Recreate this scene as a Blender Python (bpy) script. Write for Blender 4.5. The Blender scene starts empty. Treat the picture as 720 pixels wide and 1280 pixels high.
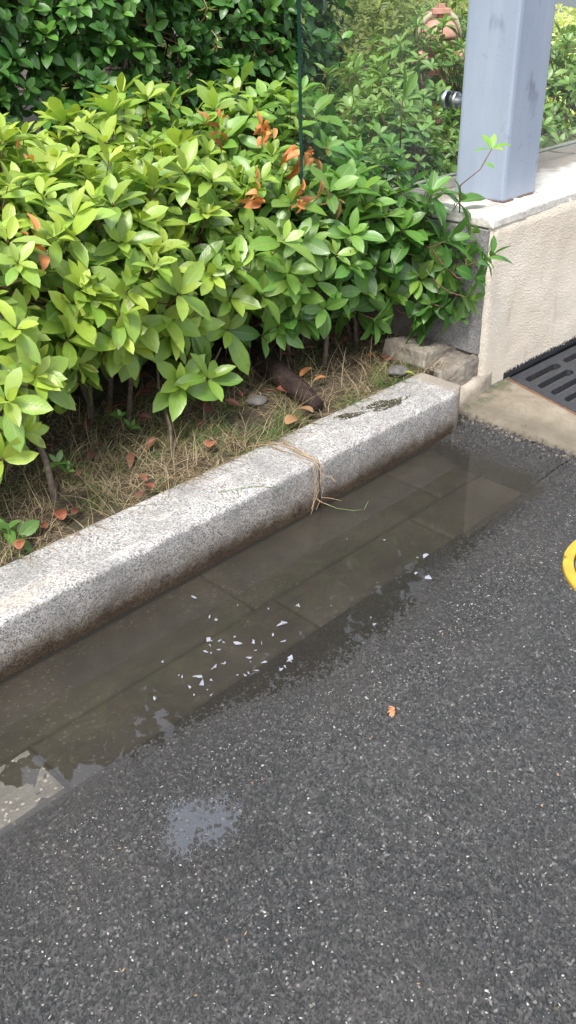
import bpy, bmesh, math, random
import numpy as np
from mathutils import Matrix, Vector
rng = np.random.default_rng(7)
random.seed(7)
SC = bpy.context.scene
COL = SC.collection
R = math.radians

# ------------------------------------------------------------------ materials
class NT:
    def __init__(s, name):
        s.m = bpy.data.materials.new(name); s.m.use_nodes = True
        s.t = s.m.node_tree; s.t.nodes.clear()
        s.out = s.n('ShaderNodeOutputMaterial')
    def n(s, kind, **kw):
        nd = s.t.nodes.new(kind)
        for k, v in kw.items(): setattr(nd, k, v)
        return nd
    def l(s, a, b): s.t.links.new(a, b)
    def setv(s, sock, v):
        if hasattr(v, 'is_output') or isinstance(v, bpy.types.NodeSocket): s.l(v, sock)
        else:
            if isinstance(v, (tuple, list)) and len(v) == 3 and sock.type == 'RGBA': v = (*v, 1)
            sock.default_value = v
    def coord(s):
        return s.n('ShaderNodeNewGeometry').outputs['Position']
    def mapping(s, vec, scale=(1,1,1), rot=(0,0,0)):
        m = s.n('ShaderNodeMapping'); s.l(vec, m.inputs['Vector'])
        m.inputs['Scale'].default_value = scale; m.inputs['Rotation'].default_value = rot
        return m.outputs[0]
    def noise(s, vec, scale, detail=4, rough=.55, dist=0, out='Fac'):
        n = s.n('ShaderNodeTexNoise'); s.l(vec, n.inputs['Vector'])
        n.inputs['Scale'].default_value = scale; n.inputs['Detail'].default_value = detail
        n.inputs['Roughness'].default_value = rough; n.inputs['Distortion'].default_value = dist
        return n.outputs[out]
    def voro(s, vec, scale, feature='F1', out='Color'):
        n = s.n('ShaderNodeTexVoronoi', feature=feature); s.l(vec, n.inputs['Vector'])
        n.inputs['Scale'].default_value = scale
        return n.outputs[out]
    def ramp(s, fac, stops, interp='LINEAR'):
        r = s.n('ShaderNodeValToRGB'); s.l(fac, r.inputs[0]); r.color_ramp.interpolation = interp
        e = r.color_ramp.elements
        while len(e) < len(stops): e.new(.5)
        for i, (p, c) in enumerate(stops):
            e[i].position = p
            e[i].color = (c, c, c, 1) if not isinstance(c, tuple) else (*c, 1)
        return r.outputs[0]
    def mix(s, fac, a, b, blend='MIX'):
        m = s.n('ShaderNodeMix', data_type='RGBA', blend_type=blend)
        s.setv(m.inputs[0], fac); s.setv(m.inputs[6], a); s.setv(m.inputs[7], b)
        return m.outputs[2]
    def math(s, op, a, b=0.5, c=None, clamp=False):
        m = s.n('ShaderNodeMath', operation=op, use_clamp=clamp)
        s.setv(m.inputs[0], a); s.setv(m.inputs[1], b)
        if c is not None: s.setv(m.inputs[2], c)
        return m.outputs[0]
    def sep(s, vec):
        x = s.n('ShaderNodeSeparateXYZ'); s.l(vec, x.inputs[0]); return x.outputs
    def attr(s, name, out='Color'):
        a = s.n('ShaderNodeAttribute'); a.attribute_name = name; return a.outputs[out]
    def bump(s, h, strength=.5, dist=.002, nrm=None):
        b = s.n('ShaderNodeBump'); b.inputs['Strength'].default_value = strength
        b.inputs['Distance'].default_value = dist; s.l(h, b.inputs['Height'])
        if nrm is not None: s.l(nrm, b.inputs['Normal'])
        return b.outputs[0]
    def bsdf(s, color, rough=.6, spec=.5, metal=0, normal=None, **kw):
        p = s.n('ShaderNodeBsdfPrincipled')
        s.setv(p.inputs['Base Color'], color); s.setv(p.inputs['Roughness'], rough)
        s.setv(p.inputs['Specular IOR Level'], spec); s.setv(p.inputs['Metallic'], metal)
        if normal is not None: s.l(normal, p.inputs['Normal'])
        return p
    def end(s, sh): s.l(sh.outputs[0] if hasattr(sh, 'outputs') else sh, s.out.inputs['Surface']); return s.m

def mat_leaf(name, rough=.36, trans=.28, midrib=(.30,.36,.12), spec=.7, blemish=.5):
    t = NT(name)
    col = t.attr('leafcol'); uv = t.sep(t.attr('leafuv', 'Vector'))
    pos = t.coord()
    ax = t.math('ABSOLUTE', uv[0])
    rib = t.ramp(ax, [(0.0, 1.0), (0.07, .55), (0.13, 0.0)])
    n1 = t.noise(pos, 60, 3)
    c = t.mix(t.ramp(n1, [(.3, 0.0), (.75, .35)]), col, t.mix(1.0, col, (.62, .72, .55), 'MULTIPLY'))
    c = t.mix(t.math('MULTIPLY', rib, .45), c, midrib)
    # blemishes: small brown spots that sit in the leaf
    bl = t.ramp(t.noise(pos, 26, 2), [(.66, 0.0), (.73, 1.0)])
    c = t.mix(t.math('MULTIPLY', bl, blemish), c, (.16, .10, .035))
    geo = t.n('ShaderNodeNewGeometry')
    under = t.mix(1.0, c, (1.15, 1.12, 1.5), 'MULTIPLY')
    c = t.mix(geo.outputs['Backfacing'], c, under)
    ph = t.math('ADD', t.math('MULTIPLY', uv[1], 9.0), t.math('MULTIPLY', ax, -2.4))
    ve = t.math('SINE', t.math('MULTIPLY', ph, 6.283))
    h = t.math('ADD', t.math('MULTIPLY', ve, .18), t.math('MULTIPLY', rib, -.8))
    h = t.math('ADD', h, t.math('MULTIPLY', n1, .9))
    nb = t.bump(h, .35, .0012)
    rg = t.ramp(n1, [(.2, rough - .06), (.8, rough + .14)])
    p = t.bsdf(c, rg, spec, normal=nb)
    tr = t.n('ShaderNodeBsdfTranslucent'); t.l(t.mix(1.0, c, (1.25, 1.25, .55), 'MULTIPLY'), tr.inputs[0])
    ms = t.n('ShaderNodeMixShader'); ms.inputs[0].default_value = trans
    t.l(p.outputs[0], ms.inputs[1]); t.l(tr.outputs[0], ms.inputs[2])
    return t.end(ms)

def mat_plain(name, c1, c2, scale=30, rough=.7, bump=.4, bd=.002, spec=.4, metal=0, stretch=(1,1,1)):
    t = NT(name); pos = t.mapping(t.coord(), stretch)
    n = t.noise(pos, scale, 5, .6)
    c = t.ramp(n, [(.3, c1), (.7, c2)])
    return t.end(t.bsdf(c, rough, spec, metal, t.bump(t.noise(pos, scale*3, 4), bump, bd)))

M = {}
M['leaf'] = mat_leaf('glossy_green_leaf')
M['leaf_dark'] = mat_leaf('waxy_dark_leaf', rough=.34, trans=.12, midrib=(.06,.12,.03), spec=.4, blemish=.3)
M['leaf_dry'] = mat_leaf('dry_brown_leaf', rough=.55, trans=.22, midrib=(.25,.10,.04), blemish=.5)
M['twig'] = mat_plain('reddish_twig', (.09,.045,.03), (.20,.10,.065), 90, .65)
M['bark'] = mat_plain('grey_brown_bark', (.06,.045,.033), (.17,.13,.10), 70, .8, .8, .003)
M['straw'] = None

def m_straw():
    t = NT('dry_grass'); c = t.attr('leafcol')
    p = t.bsdf(c, .6, .3); tr = t.n('ShaderNodeBsdfTranslucent'); t.l(c, tr.inputs[0])
    ms = t.n('ShaderNodeMixShader'); ms.inputs[0].default_value = .2
    t.l(p.outputs[0], ms.inputs[1]); t.l(tr.outputs[0], ms.inputs[2]); return t.end(ms)
M['straw'] = m_straw()

def m_granite(name, dark=0.0, warm=True):
    t = NT(name); pos = t.coord(); xyz = t.sep(pos)
    v = t.sep(t.voro(pos, 280))
    v2 = t.sep(t.voro(pos, 150))
    base = t.ramp(v[0], [(0, (.20,.193,.186)), (.3, (.32,.31,.30)), (.6, (.41,.40,.385)), (1, (.55,.535,.515))])
    blk = t.ramp(v[1], [(.80, 0.0), (.84, 1.0)], 'LINEAR')
    pk = t.ramp(v2[0], [(.78, 0.0), (.82, 1.0)])
    c = t.mix(t.math('MULTIPLY', pk, .4), base, (.42,.35,.29))
    c = t.mix(t.math('MULTIPLY', blk, .8), c, (.075,.07,.07))
    big = t.noise(pos, 9, 5, .6)
    c = t.mix(t.ramp(big, [(.35, .6), (.62, 0.0)]), c, (.17,.165,.16))
    if warm:
        # rust-cream wear along the arris of the left-hand stone
        w1 = t.ramp(xyz[0], [(.6, 1.0), (1.85, 0.0)])
        t2 = t.math('MULTIPLY', t.ramp(xyz[1], [(.0, 1.0), (1.0, 1.0)]), w1)
        band = t.math('SUBTRACT', 1.0, t.math('MULTIPLY', t.math('ABSOLUTE', t.math('SUBTRACT', xyz[1], 1.765)), 22.0), clamp=True)
        fz = t.ramp(t.noise(pos, 22, 5, .65), [(.36, 0.0), (.6, 1.0)])
        wm = t.math('MULTIPLY', t.math('MULTIPLY', t2, band), fz)
        c = t.mix(t.math('MULTIPLY', wm, .7), c, (.60,.50,.37))
        # mortar smears (pale) and pinkish tinge low down the face
        sm = t.ramp(t.noise(t.mapping(pos, (.5,1.5,1.5)), 14, 5, .6), [(.60, 0.0), (.66, 1.0)])
        c = t.mix(t.math('MULTIPLY', sm, .35), c, (.60,.57,.52))
        # wet, silty stain above the water line (ragged upper limit)
        wz = t.math('ADD', xyz[2], t.math('MULTIPLY', t.math('SUBTRACT', t.noise(pos, 30, 5, .7), .5), .07))
        wet = t.ramp(wz, [(.018, 1.0), (.07, 0.0)])
        c = t.mix(wet, c, t.mix(1.0, c, (.30,.25,.20), 'MULTIPLY'))
        wz2 = t.math('ADD', xyz[2], t.math('MULTIPLY', t.math('SUBTRACT', t.noise(pos, 12, 4, .6), .5), .12))
        c = t.mix(t.math('MULTIPLY', t.ramp(wz2, [(.03, 1.0), (.135, 0.0)]), 1.0), c, t.mix(1.0, c, (.56,.50,.44), 'MULTIPLY'))
        # earth-brown end of the right-hand stone
        eb = t.ramp(t.math('ADD', xyz[0], t.math('MULTIPLY', t.noise(pos, 16, 4), .12)), [(.9, 0.0), (.905, 0.0)])
        ex = t.math('MULTIPLY', t.math('SUBTRACT', t.math('ADD', xyz[0], t.math('MULTIPLY', t.noise(pos, 16, 4), .10)), 2.52), 30.0, clamp=True)
        c = t.mix(t.math('MULTIPLY', ex, .75), c, (.25,.21,.165))
        rough = t.ramp(wet, [(0, .72), (1, .28)])
    else:
        c = t.mix(dark, c, (.10,.10,.11)); rough = .75
    h = t.math('ADD', t.math('MULTIPLY', v[2], .5), t.noise(pos, 120, 4))
    return t.end(t.bsdf(c, rough, .4, normal=t.bump(h, .45, .0016)))
M['granite'] = m_granite('speckled_granite')
M['granite_dark'] = m_granite('rough_dark_granite', .45, False)

def m_asphalt():
    t = NT('wet_asphalt'); pos = t.coord(); a = t.sep(t.attr('stone', 'Color'))
    # a0 random per stone, a1 height in stone, a2 wetness
    c = t.ramp(a[0], [(0, (.018,.017,.018)), (.3, (.043,.041,.0415)), (.55, (.067,.064,.0635)), (.8, (.103,.098,.095)), (.94, (.135,.129,.124)), (1, (.44,.42,.40))])
    c = t.mix(t.ramp(a[1], [(.35, 1.0), (.85, 0.0)]), c, (.008,.013,.013))
    n = t.noise(pos, 3.0, 5, .6)
    c = t.mix(t.ramp(n, [(.45, 0.0), (.70, .22)]), c, (.105,.093,.080))
    n3 = t.noise(pos, 1.7, 5, .65)
    c = t.mix(t.ramp(n3, [(.38, .45), (.56, 0.0)]), c, t.mix(1.0, c, (.55,.56,.58), 'MULTIPLY'))
    fine = t.noise(pos, 520, 4, .7)
    c = t.mix(t.ramp(fine, [(.56, 0.0), (.70, .8)]), c, (.24,.235,.225))
    sp = t.sep(t.voro(pos, 210))
    c = t.mix(t.ramp(sp[0], [(.975, 0.0), (.985, .55)]), c, (.36,.34,.31))
    c = t.mix(t.math('MULTIPLY', a[2], .5), c, (.035,.031,.027))
    rg = t.ramp(a[2], [(0, .30), (1, .12)])
    nb = t.bump(t.math('ADD', t.math('MULTIPLY', fine, 1.0), t.math('MULTIPLY', t.sep(t.voro(pos, 380))[2], .9)), 1.0, .0034)
    return t.end(t.bsdf(c, rg, .6, normal=nb))
M['asphalt'] = m_asphalt()

def m_far_asphalt():
    t = NT('asphalt_far'); pos = t.coord()
    c = t.ramp(t.noise(pos, 200, 5, .7), [(.3, (.04,.04,.042)), (.7, (.10,.10,.10))])
    return t.end(t.bsdf(c, .5, .5, normal=t.bump(t.voro(pos, 110, out='Distance'), .8, .004)))
M['asphalt_far'] = m_far_asphalt()

def m_slab():
    t = NT('silty_gutter_stone'); pos = t.coord()
    n = t.noise(pos, 5, 6, .65, .4)
    c = t.ramp(n, [(.3, (.060,.055,.046)), (.5, (.095,.086,.072)), (.72, (.15,.137,.117))])
    st = t.ramp(t.noise(t.mapping(pos, (1.0, 2.2, 1)), 30, 6, .75), [(.55, 0.0), (.66, 1.0)])
    xz = t.sep(pos); rg = t.ramp(t.math('ADD', t.noise(pos, 2.6, 3), t.math('MULTIPLY', t.math('SUBTRACT', 1.25, xz[0]), .16)), [(.50, 0.0), (.64, 1.0)])
    c = t.mix(t.math('MULTIPLY', t.math('MULTIPLY', st, rg), .8), c, (.24,.215,.17))
    sp = t.sep(t.voro(pos, 190))
    c = t.mix(t.math('MULTIPLY', t.ramp(sp[0], [(.955, 0.0), (.975, .7)]), rg), c, (.33,.29,.24))
    h = t.math('ADD', t.noise(pos, 60, 5, .65), t.math('MULTIPLY', st, .5))
    return t.end(t.bsdf(c, .42, .4, normal=t.bump(h, .6, .004)))
M['slab'] = m_slab()

def m_water(name, tint=(.55,.53,.49), rip=.12):
    t = NT(name); pos = t.coord()
    nb = t.bump(t.noise(pos, 7, 3, .5), rip, .004)
    tr = t.n('ShaderNodeBsdfTransparent')
    murk = t.ramp(t.noise(pos, 3.2, 4, .6), [(.3, tint), (.75, tuple(min(1, x*1.22) for x in tint))])
    t.l(murk, tr.inputs[0])
    df = t.n('ShaderNodeBsdfDiffuse'); df.inputs[0].default_value = (.072,.067,.059,1)   # suspended silt
    m0 = t.n('ShaderNodeMixShader'); m0.inputs[0].default_value = .23 if 'small' not in name else .04
    t.l(tr.outputs[0], m0.inputs[1]); t.l(df.outputs[0], m0.inputs[2])
    gl = t.n('ShaderNodeBsdfGlossy'); gl.inputs['Roughness'].default_value = .015; t.l(nb, gl.inputs['Normal'])
    fr = t.n('ShaderNodeFresnel'); fr.inputs['IOR'].default_value = 1.33 if 'small' not in name else 1.62; t.l(nb, fr.inputs['Normal'])
    ms = t.n('ShaderNodeMixShader'); t.l(fr.outputs[0], ms.inputs[0]); t.l(m0.outputs[0], ms.inputs[1]); t.l(gl.outputs[0], ms.inputs[2])
    return t.end(ms)
M['water'] = m_water('puddle_water')
M['water_small'] = m_water('small_puddle_water', (.8,.8,.8), .03)

def m_soil():
    t = NT('damp_soil'); pos = t.coord()
    n = t.noise(pos, 14, 6, .65)
    c = t.ramp(n, [(.3, (.030,.023,.016)), (.55, (.060,.047,.033)), (.75, (.10,.08,.058))])
    g = t.ramp(t.noise(pos, 6, 4), [(.5, 0.0), (.65, .45)])
    c = t.mix(g, c, (.05,.058,.028))
    return t.end(t.bsdf(c, .85, .25, normal=t.bump(t.noise(pos, 70, 6, .7), .9, .008)))
M['soil'] = m_soil()

def m_render():
    t = NT('cream_rough_render'); pos = t.coord(); xyz = t.sep(pos)
    n = t.noise(pos, 4, 5, .6)
    c = t.ramp(n, [(.3, (.62,.54,.44)), (.6, (.71,.64,.54)), (.8, (.75,.69,.60))])
    sp = t.ramp(t.noise(pos, 160, 4, .7), [(.30, .45), (.42, 0.0)])
    c = t.mix(sp, c, (.27,.23,.19))
    st = t.ramp(t.noise(t.mapping(pos, (1.2,1,.35)), 12, 5, .6), [(.58, 0.0), (.72, .35)])
    c = t.mix(st, c, (.33,.27,.205))
    # tar splashed along the foot of the wall beside the grate
    zz = t.math('ADD', xyz[2], t.math('MULTIPLY', t.math('SUBTRACT', t.noise(pos, 70, 6, .8), .5), .075))
    tar = t.math('MULTIPLY', t.ramp(zz, [(.060, 1.0), (.064, 0.0)]), t.math('GREATER_THAN', xyz[0], 2.96))
    c = t.mix(tar, c, (.028,.029,.033))
    h = t.math('ADD', t.noise(pos, 95, 5, .65), t.math('MULTIPLY', t.voro(pos, 150, out='Distance'), .6))
    return t.end(t.bsdf(c, .85, .25, normal=t.bump(h, .8, .0045)))
M['render'] = m_render()

def m_cap():
    t = NT('weathered_pale_coping'); pos = t.coord(); xyz = t.sep(pos)
    n = t.noise(pos, 40, 6, .7)
    c = t.ramp(n, [(.3, (.40,.38,.34)), (.5, (.58,.55,.50)), (.7, (.68,.65,.60))])
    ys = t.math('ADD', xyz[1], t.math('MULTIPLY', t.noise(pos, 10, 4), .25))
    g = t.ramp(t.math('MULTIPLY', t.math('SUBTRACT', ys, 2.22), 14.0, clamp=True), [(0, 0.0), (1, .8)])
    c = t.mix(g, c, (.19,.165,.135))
    d = t.ramp(t.noise(pos, 170, 4, .7), [(.58, 0.0), (.68, .7)])
    c = t.mix(d, c, (.22,.20,.175))
    return t.end(t.bsdf(c, .85, .3, normal=t.bump(n, .7, .006)))
M['cap'] = m_cap()

def m_concrete(name, cols, moss=True, sc=7):
    t = NT(name); pos = t.coord(); xyz = t.sep(pos)
    n = t.noise(pos, sc, 6, .65, .3)
    c = t.ramp(n, [(.3, cols[0]), (.5, cols[1]), (.72, cols[2])])
    d = t.ramp(t.noise(pos, 55, 5, .7), [(.58, 0.0), (.70, .6)])
    c = t.mix(d, c, tuple(x*.45 for x in cols[0]))
    if moss:
        m = t.ramp(t.math('ADD', t.noise(pos, 20, 6, .7), t.math('MULTIPLY', t.math('SUBTRACT', xyz[1], 1.70), 1.5)), [(.58, 0.0), (.72, .85)])
        c = t.mix(m, c, (.085,.095,.055))
    ed = t.math('MULTIPLY', t.math('SUBTRACT', t.math('ADD', 2.70, t.math('MULTIPLY', t.noise(pos, 14, 5, .7), .12)), xyz[0]), 14.0, clamp=True)
    c = t.mix(t.math('MULTIPLY', ed, .55 if moss else 0.0), c, (.085,.072,.055))
    wz = t.math('ADD', xyz[2], t.math('MULTIPLY', t.noise(pos, 40, 4), .02))
    c = t.mix(t.ramp(wz, [(.012, .8), (.030, 0.0)]), c, (.075,.062,.048))
    return t.end(t.bsdf(c, .7, .35, normal=t.bump(t.noise(pos, 75, 6, .7), .7, .005)))
M['apron'] = m_concrete('tan_concrete', [(.14,.118,.085), (.22,.187,.138), (.30,.265,.21)])
M['footing'] = m_concrete('cream_mortar', [(.24,.20,.155), (.34,.295,.24), (.46,.41,.345)], False, 12)
M['mortar'] = m_concrete('grey_brown_mortar', [(.13,.112,.09), (.20,.175,.145), (.29,.26,.215)], False, 12)

def m_paint():
    t = NT('grey_blue_paint'); pos = t.coord()
    n = t.noise(t.mapping(pos, (1,1,.25)), 9, 4, .6)
    c = t.ramp(n, [(.3, (.25,.295,.375)), (.7, (.30,.345,.425))])
    dirt = t.ramp(t.noise(t.mapping(pos, (1,1,.55)), 9, 4, .6), [(.63, 0.0), (.76, .75)])
    c = t.mix(dirt, c, (.10,.115,.15))
    streak = t.ramp(t.noise(t.mapping(pos, (1,1,.06)), 45, 4, .6), [(.55, 0.0), (.8, .22)])
    c = t.mix(streak, c, (.18,.21,.27))
    chip = t.ramp(t.noise(pos, 170, 2), [(.69, 0.0), (.72, .7)])
    c = t.mix(chip, c, (.16,.085,.05))
    xyz = t.sep(pos)
    rz = t.math('ADD', xyz[2], t.math('MULTIPLY', t.math('SUBTRACT', t.noise(pos, 110, 5, .8), .5), .11))
    c = t.mix(t.ramp(t.math('MULTIPLY', t.math('SUBTRACT', rz, .685), 50.0, clamp=True), [(0, .9), (1, 0.0)]), c, (.40,.36,.30))
    rz2 = t.math('ADD', xyz[2], t.math('MULTIPLY', t.math('SUBTRACT', t.noise(pos, 60, 4, .7), .5), .03))
    c = t.mix(t.ramp(t.math('MULTIPLY', t.math('SUBTRACT', rz2, .694), 160.0, clamp=True), [(0, 1.0), (1, 0.0)]), c, (.17,.075,.035))
    return t.end(t.bsdf(c, .42, .5, normal=t.bump(t.noise(pos, 130, 4, .6), .25, .0015)))
M['paint'] = m_paint()

def m_iron():
    t = NT('black_cast_iron'); pos = t.coord()
    n = t.noise(pos, 60, 5, .7)
    c = t.ramp(n, [(.3, (.022,.025,.031)), (.65, (.045,.050,.058)), (.78, (.22,.22,.22))])
    ru = t.ramp(t.noise(pos, 22, 5, .7), [(.6, 0.0), (.7, .8)])
    c = t.mix(ru, c, (.13,.055,.03))
    return t.end(t.bsdf(c, .5, .5, .2, t.bump(n, .6, .002)))
M['iron'] = m_iron()
M['rust'] = mat_plain('rusty_iron_edge', (.10,.045,.028), (.19,.10,.06), 70, .8)
M['pit'] = mat_plain('drain_pit_wall', (.035,.03,.026), (.07,.06,.05), 20, .8)

def m_yellow():
    t = NT('chipped_yellow_paint'); pos = t.coord()
    n = t.noise(pos, 18, 5, .6)
    c = t.ramp(n, [(.3, (.40,.235,.03)), (.6, (.52,.33,.025)), (.8, (.55,.42,.13))])
    d = t.ramp(t.noise(t.mapping(pos, (1,2,1)), 48, 5, .7), [(.62, 0.0), (.69, .85)])
    c = t.mix(d, c, (.13,.10,.06))
    return t.end(t.bsdf(c, .45, .5, normal=t.bump(n, .4, .003)))
M['yellow'] = m_yellow()
M['yellow_worn'] = mat_plain('worn_ochre_paint', (.42,.30,.10), (.55,.43,.20), 40, .6, .6)
M['hydrant'] = mat_plain('faded_terracotta_paint', (.50,.22,.165), (.62,.34,.27), 25, .6, .3)
M['hydrant_dark'] = mat_plain('dull_red_paint', (.20,.07,.05), (.32,.12,.085), 25, .6, .3)
M['canvas'] = mat_plain('faded_beige_strap', (.42,.36,.24), (.55,.48,.34), 60, .8, .4)
M['steel'] = mat_plain('brushed_steel', (.45,.46,.47), (.62,.63,.64), 90, .28, .2, .0005, .5, 1.0)
M['rubber'] = mat_plain('dark_washer', (.02,.025,.022), (.05,.055,.05), 50, .5)
M['wood'] = mat_plain('dark_rotten_wood', (.012,.008,.007), (.045,.027,.021), 30, .75, .9, .006, .3, 0, (1,1,1))
M['rubble'] = mat_plain('dark_broken_concrete', (.05,.045,.04), (.19,.165,.135), 45, .8)
M['pebble'] = mat_plain('pale_grey_stone', (.08,.076,.07), (.16,.15,.14), 50, .7)
M['moss'] = mat_plain('dark_moss', (.025,.024,.015), (.075,.07,.035), 60, .95, .9, .004)
M['fleck'] = mat_plain('white_fleck', (.30,.30,.335), (.42,.42,.46), 60, .55, .2)
def m_fleck():
    t = NT('pale_translucent_fleck'); tr = t.n('ShaderNodeBsdfTransparent'); p = t.bsdf((.36,.37,.42), .3, .6)
    ms = t.n('ShaderNodeMixShader'); t.l(t.ramp(t.noise(t.coord(), 90, 3), [(.3, .3), (.7, .85)]), ms.inputs[0]); t.l(tr.outputs[0], ms.inputs[1]); t.l(p.outputs[0], ms.inputs[2]); return t.end(ms)
M['fleck'] = m_fleck()
M['chip'] = mat_plain('pale_stone_chip', (.20,.19,.175), (.60,.58,.54), 300, .5, .2)
M['chip_tan'] = mat_plain('tan_wood_chip', (.30,.18,.085), (.48,.33,.18), 300, .7, .2)

def m_glass():
    t = NT('green_tinted_glass'); pos = t.coord()
    tr = t.n('ShaderNodeBsdfTransparent')
    tr.inputs[0].default_value = (.95,.985,.97,1)
    gl = t.n('ShaderNodeBsdfGlossy'); gl.inputs['Roughness'].default_value = .0
    gl.inputs['Color'].default_value = (.6,.66,.64,1)
    fr = t.n('ShaderNodeFresnel'); fr.inputs['IOR'].default_value = 1.5
    # thin film of dust
    df = t.n('ShaderNodeBsdfDiffuse'); df.inputs[0].default_value = (.45,.50,.50,1)
    ms = t.n('ShaderNodeMixShader'); geo = t.n('ShaderNodeNewGeometry'); t.l(t.math('MULTIPLY', fr.outputs[0], t.math('SUBTRACT', 1.0, geo.outputs['Backfacing'])), ms.inputs[0]); t.l(tr.outputs[0], ms.inputs[1]); t.l(gl.outputs[0], ms.inputs[2])
    m2 = t.n('ShaderNodeMixShader')
    t.l(t.ramp(t.noise(pos, 3.5, 4, .6), [(.35, .0), (.7, .012)]), m2.inputs[0])
    t.l(ms.outputs[0], m2.inputs[1]); t.l(df.outputs[0], m2.inputs[2])
    return t.end(m2)
M['glass'] = m_glass()
def m_glass_edge():
    t = NT('dark_green_glass_edge'); p = t.bsdf((.008,.035,.028), .15, .6); return t.end(p)
M['glass_edge'] = m_glass_edge()

# ------------------------------------------------------------------ mesh helpers
def tag(o, label=None, cat=None, group=None, kind=None):
    if label: o['label'] = label
    if cat: o['category'] = cat
    if group: o['group'] = group
    if kind: o['kind'] = kind
    return o
def empty(name, loc=(0,0,0)):
    o = bpy.data.objects.new(name, None); COL.objects.link(o); o.location = loc
    o.empty_display_size = .05
    return o
def link(name, me, mat, parent=None, world=True):
    if mat is not None: me.materials.append(mat)
    o = bpy.data.objects.new(name, me); COL.objects.link(o)
    if parent is not None:
        o.parent = parent
        if world: o.matrix_parent_inverse = Matrix.Translation(-Vector(parent.location))
    return o
def raw_mesh(name, V, loops, totals, smooth=True):
    me = bpy.data.meshes.new(name)
    me.vertices.add(len(V)); me.vertices.foreach_set('co', np.ascontiguousarray(V, dtype=np.float32).ravel())
    me.loops.add(len(loops)); me.loops.foreach_set('vertex_index', np.asarray(loops, dtype=np.int32))
    starts = np.concatenate([[0], np.cumsum(totals)[:-1]])
    me.polygons.add(len(totals)); me.polygons.foreach_set('loop_start', starts.astype(np.int32))
    me.polygons.foreach_set('loop_total', np.asarray(totals, dtype=np.int32))
    if smooth: me.polygons.foreach_set('use_smooth', np.ones(len(totals), dtype=bool))
    me.update(calc_edges=True)
    return me
def grid_mesh(name, X, Y, Z, smooth=True):
    ny, nx = X.shape
    V = np.stack([X, Y, Z], -1).reshape(-1, 3)
    i = np.arange(ny-1)[:, None]*nx + np.arange(nx-1)[None]
    q = np.stack([i, i+1, i+nx+1, i+nx], -1).reshape(-1, 4)
    return raw_mesh(name, V, q.ravel(), np.full(len(q), 4), smooth)
def set_attr(me, name, data, typ='FLOAT_COLOR'):
    a = me.attributes.new(name, typ, 'POINT')
    if typ == 'FLOAT_COLOR':
        d = np.ones((len(data), 4), np.float32); d[:, :3] = data
        a.data.foreach_set('color', d.ravel())
    else:
        a.data.foreach_set('vector', np.ascontiguousarray(data, dtype=np.float32).ravel())
def unit(v): return v/np.maximum(np.linalg.norm(v, axis=-1, keepdims=True), 1e-9)

def hash2(ix, iy, k):
    v = np.sin(ix*127.1 + iy*311.7 + k*74.7)*43758.5453
    return v - np.floor(v)
def vnoise(x, y, k=0):
    ix, iy = np.floor(x), np.floor(y); fx, fy = x-ix, y-iy
    fx = fx*fx*(3-2*fx); fy = fy*fy*(3-2*fy)
    a, b = hash2(ix, iy, k), hash2(ix+1, iy, k); c, d = hash2(ix, iy+1, k), hash2(ix+1, iy+1, k)
    return (a*(1-fx)+b*fx)*(1-fy) + (c*(1-fx)+d*fx)*fy
def fbm(x, y, k=0, o=4):
    s, a = 0, .5
    for i in range(o): s = s + a*vnoise(x*2**i, y*2**i, k+i); a *= .5
    return s

# leaves ---------------------------------------------------------------
T_ROWS = [.16, .38, .62, .84]
LEAF_W = {'obovate': [.50, .86, 1.0, .66], 'oval': [.72, 1.0, .95, .60], 'lance': [.7, 1.0, .8, .42]}
def leaf_arrays(O, D, N, L, W, curl, fold, shape='obovate'):
    n = len(O); D = unit(D); S = unit(np.cross(D, N)); N = unit(np.cross(S, D))
    L = L[:, None]; W = W[:, None]; curl = curl[:, None]; fold = fold[:, None]
    vs = [O]; uv = [np.zeros((n, 3))]
    for t, w in zip(T_ROWS, LEAF_W[shape]):
        c = O + D*(t*L) - N*(curl*t*t*L)
        hw = w*W*.5
        for s in (-1, 0, 1):
            vs.append(c + S*(s*hw) + N*(abs(s)*fold*hw))
            u = np.zeros((n, 3)); u[:, 0] = s; u[:, 1] = t; uv.append(u)
    vs.append(O + D*L - N*(curl*L)); u = np.zeros((n, 3)); u[:, 1] = 1; uv.append(u)
    V = np.stack(vs, 1).reshape(-1, 3); UV = np.stack(uv, 1).reshape(-1, 3)
    f = [(0,2,1), (0,3,2)]
    for r in range(3):
        a = 1+3*r
        f += [(a, a+1, a+4, a+3), (a+1, a+2, a+5, a+4)]
    f += [(10,11,13), (11,12,13)]
    lt = np.array([x for q in f for x in q]); tt = np.array([len(q) for q in f])
    loops = (np.arange(n)[:, None]*14 + lt[None]).ravel(); tot = np.tile(tt, n)
    return V, UV, loops, tot
def leaves_mesh(name, O, D, N, L, W, curl, fold, col, shape='obovate'):
    V, UV, lo, to = leaf_arrays(O, D, N, L, W, curl, fold, shape)
    me = raw_mesh(name, V, lo, to)
    set_attr(me, 'leafcol', np.repeat(col, 14, 0)); set_attr(me, 'leafuv', UV, 'FLOAT_VECTOR')
    return me

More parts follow.
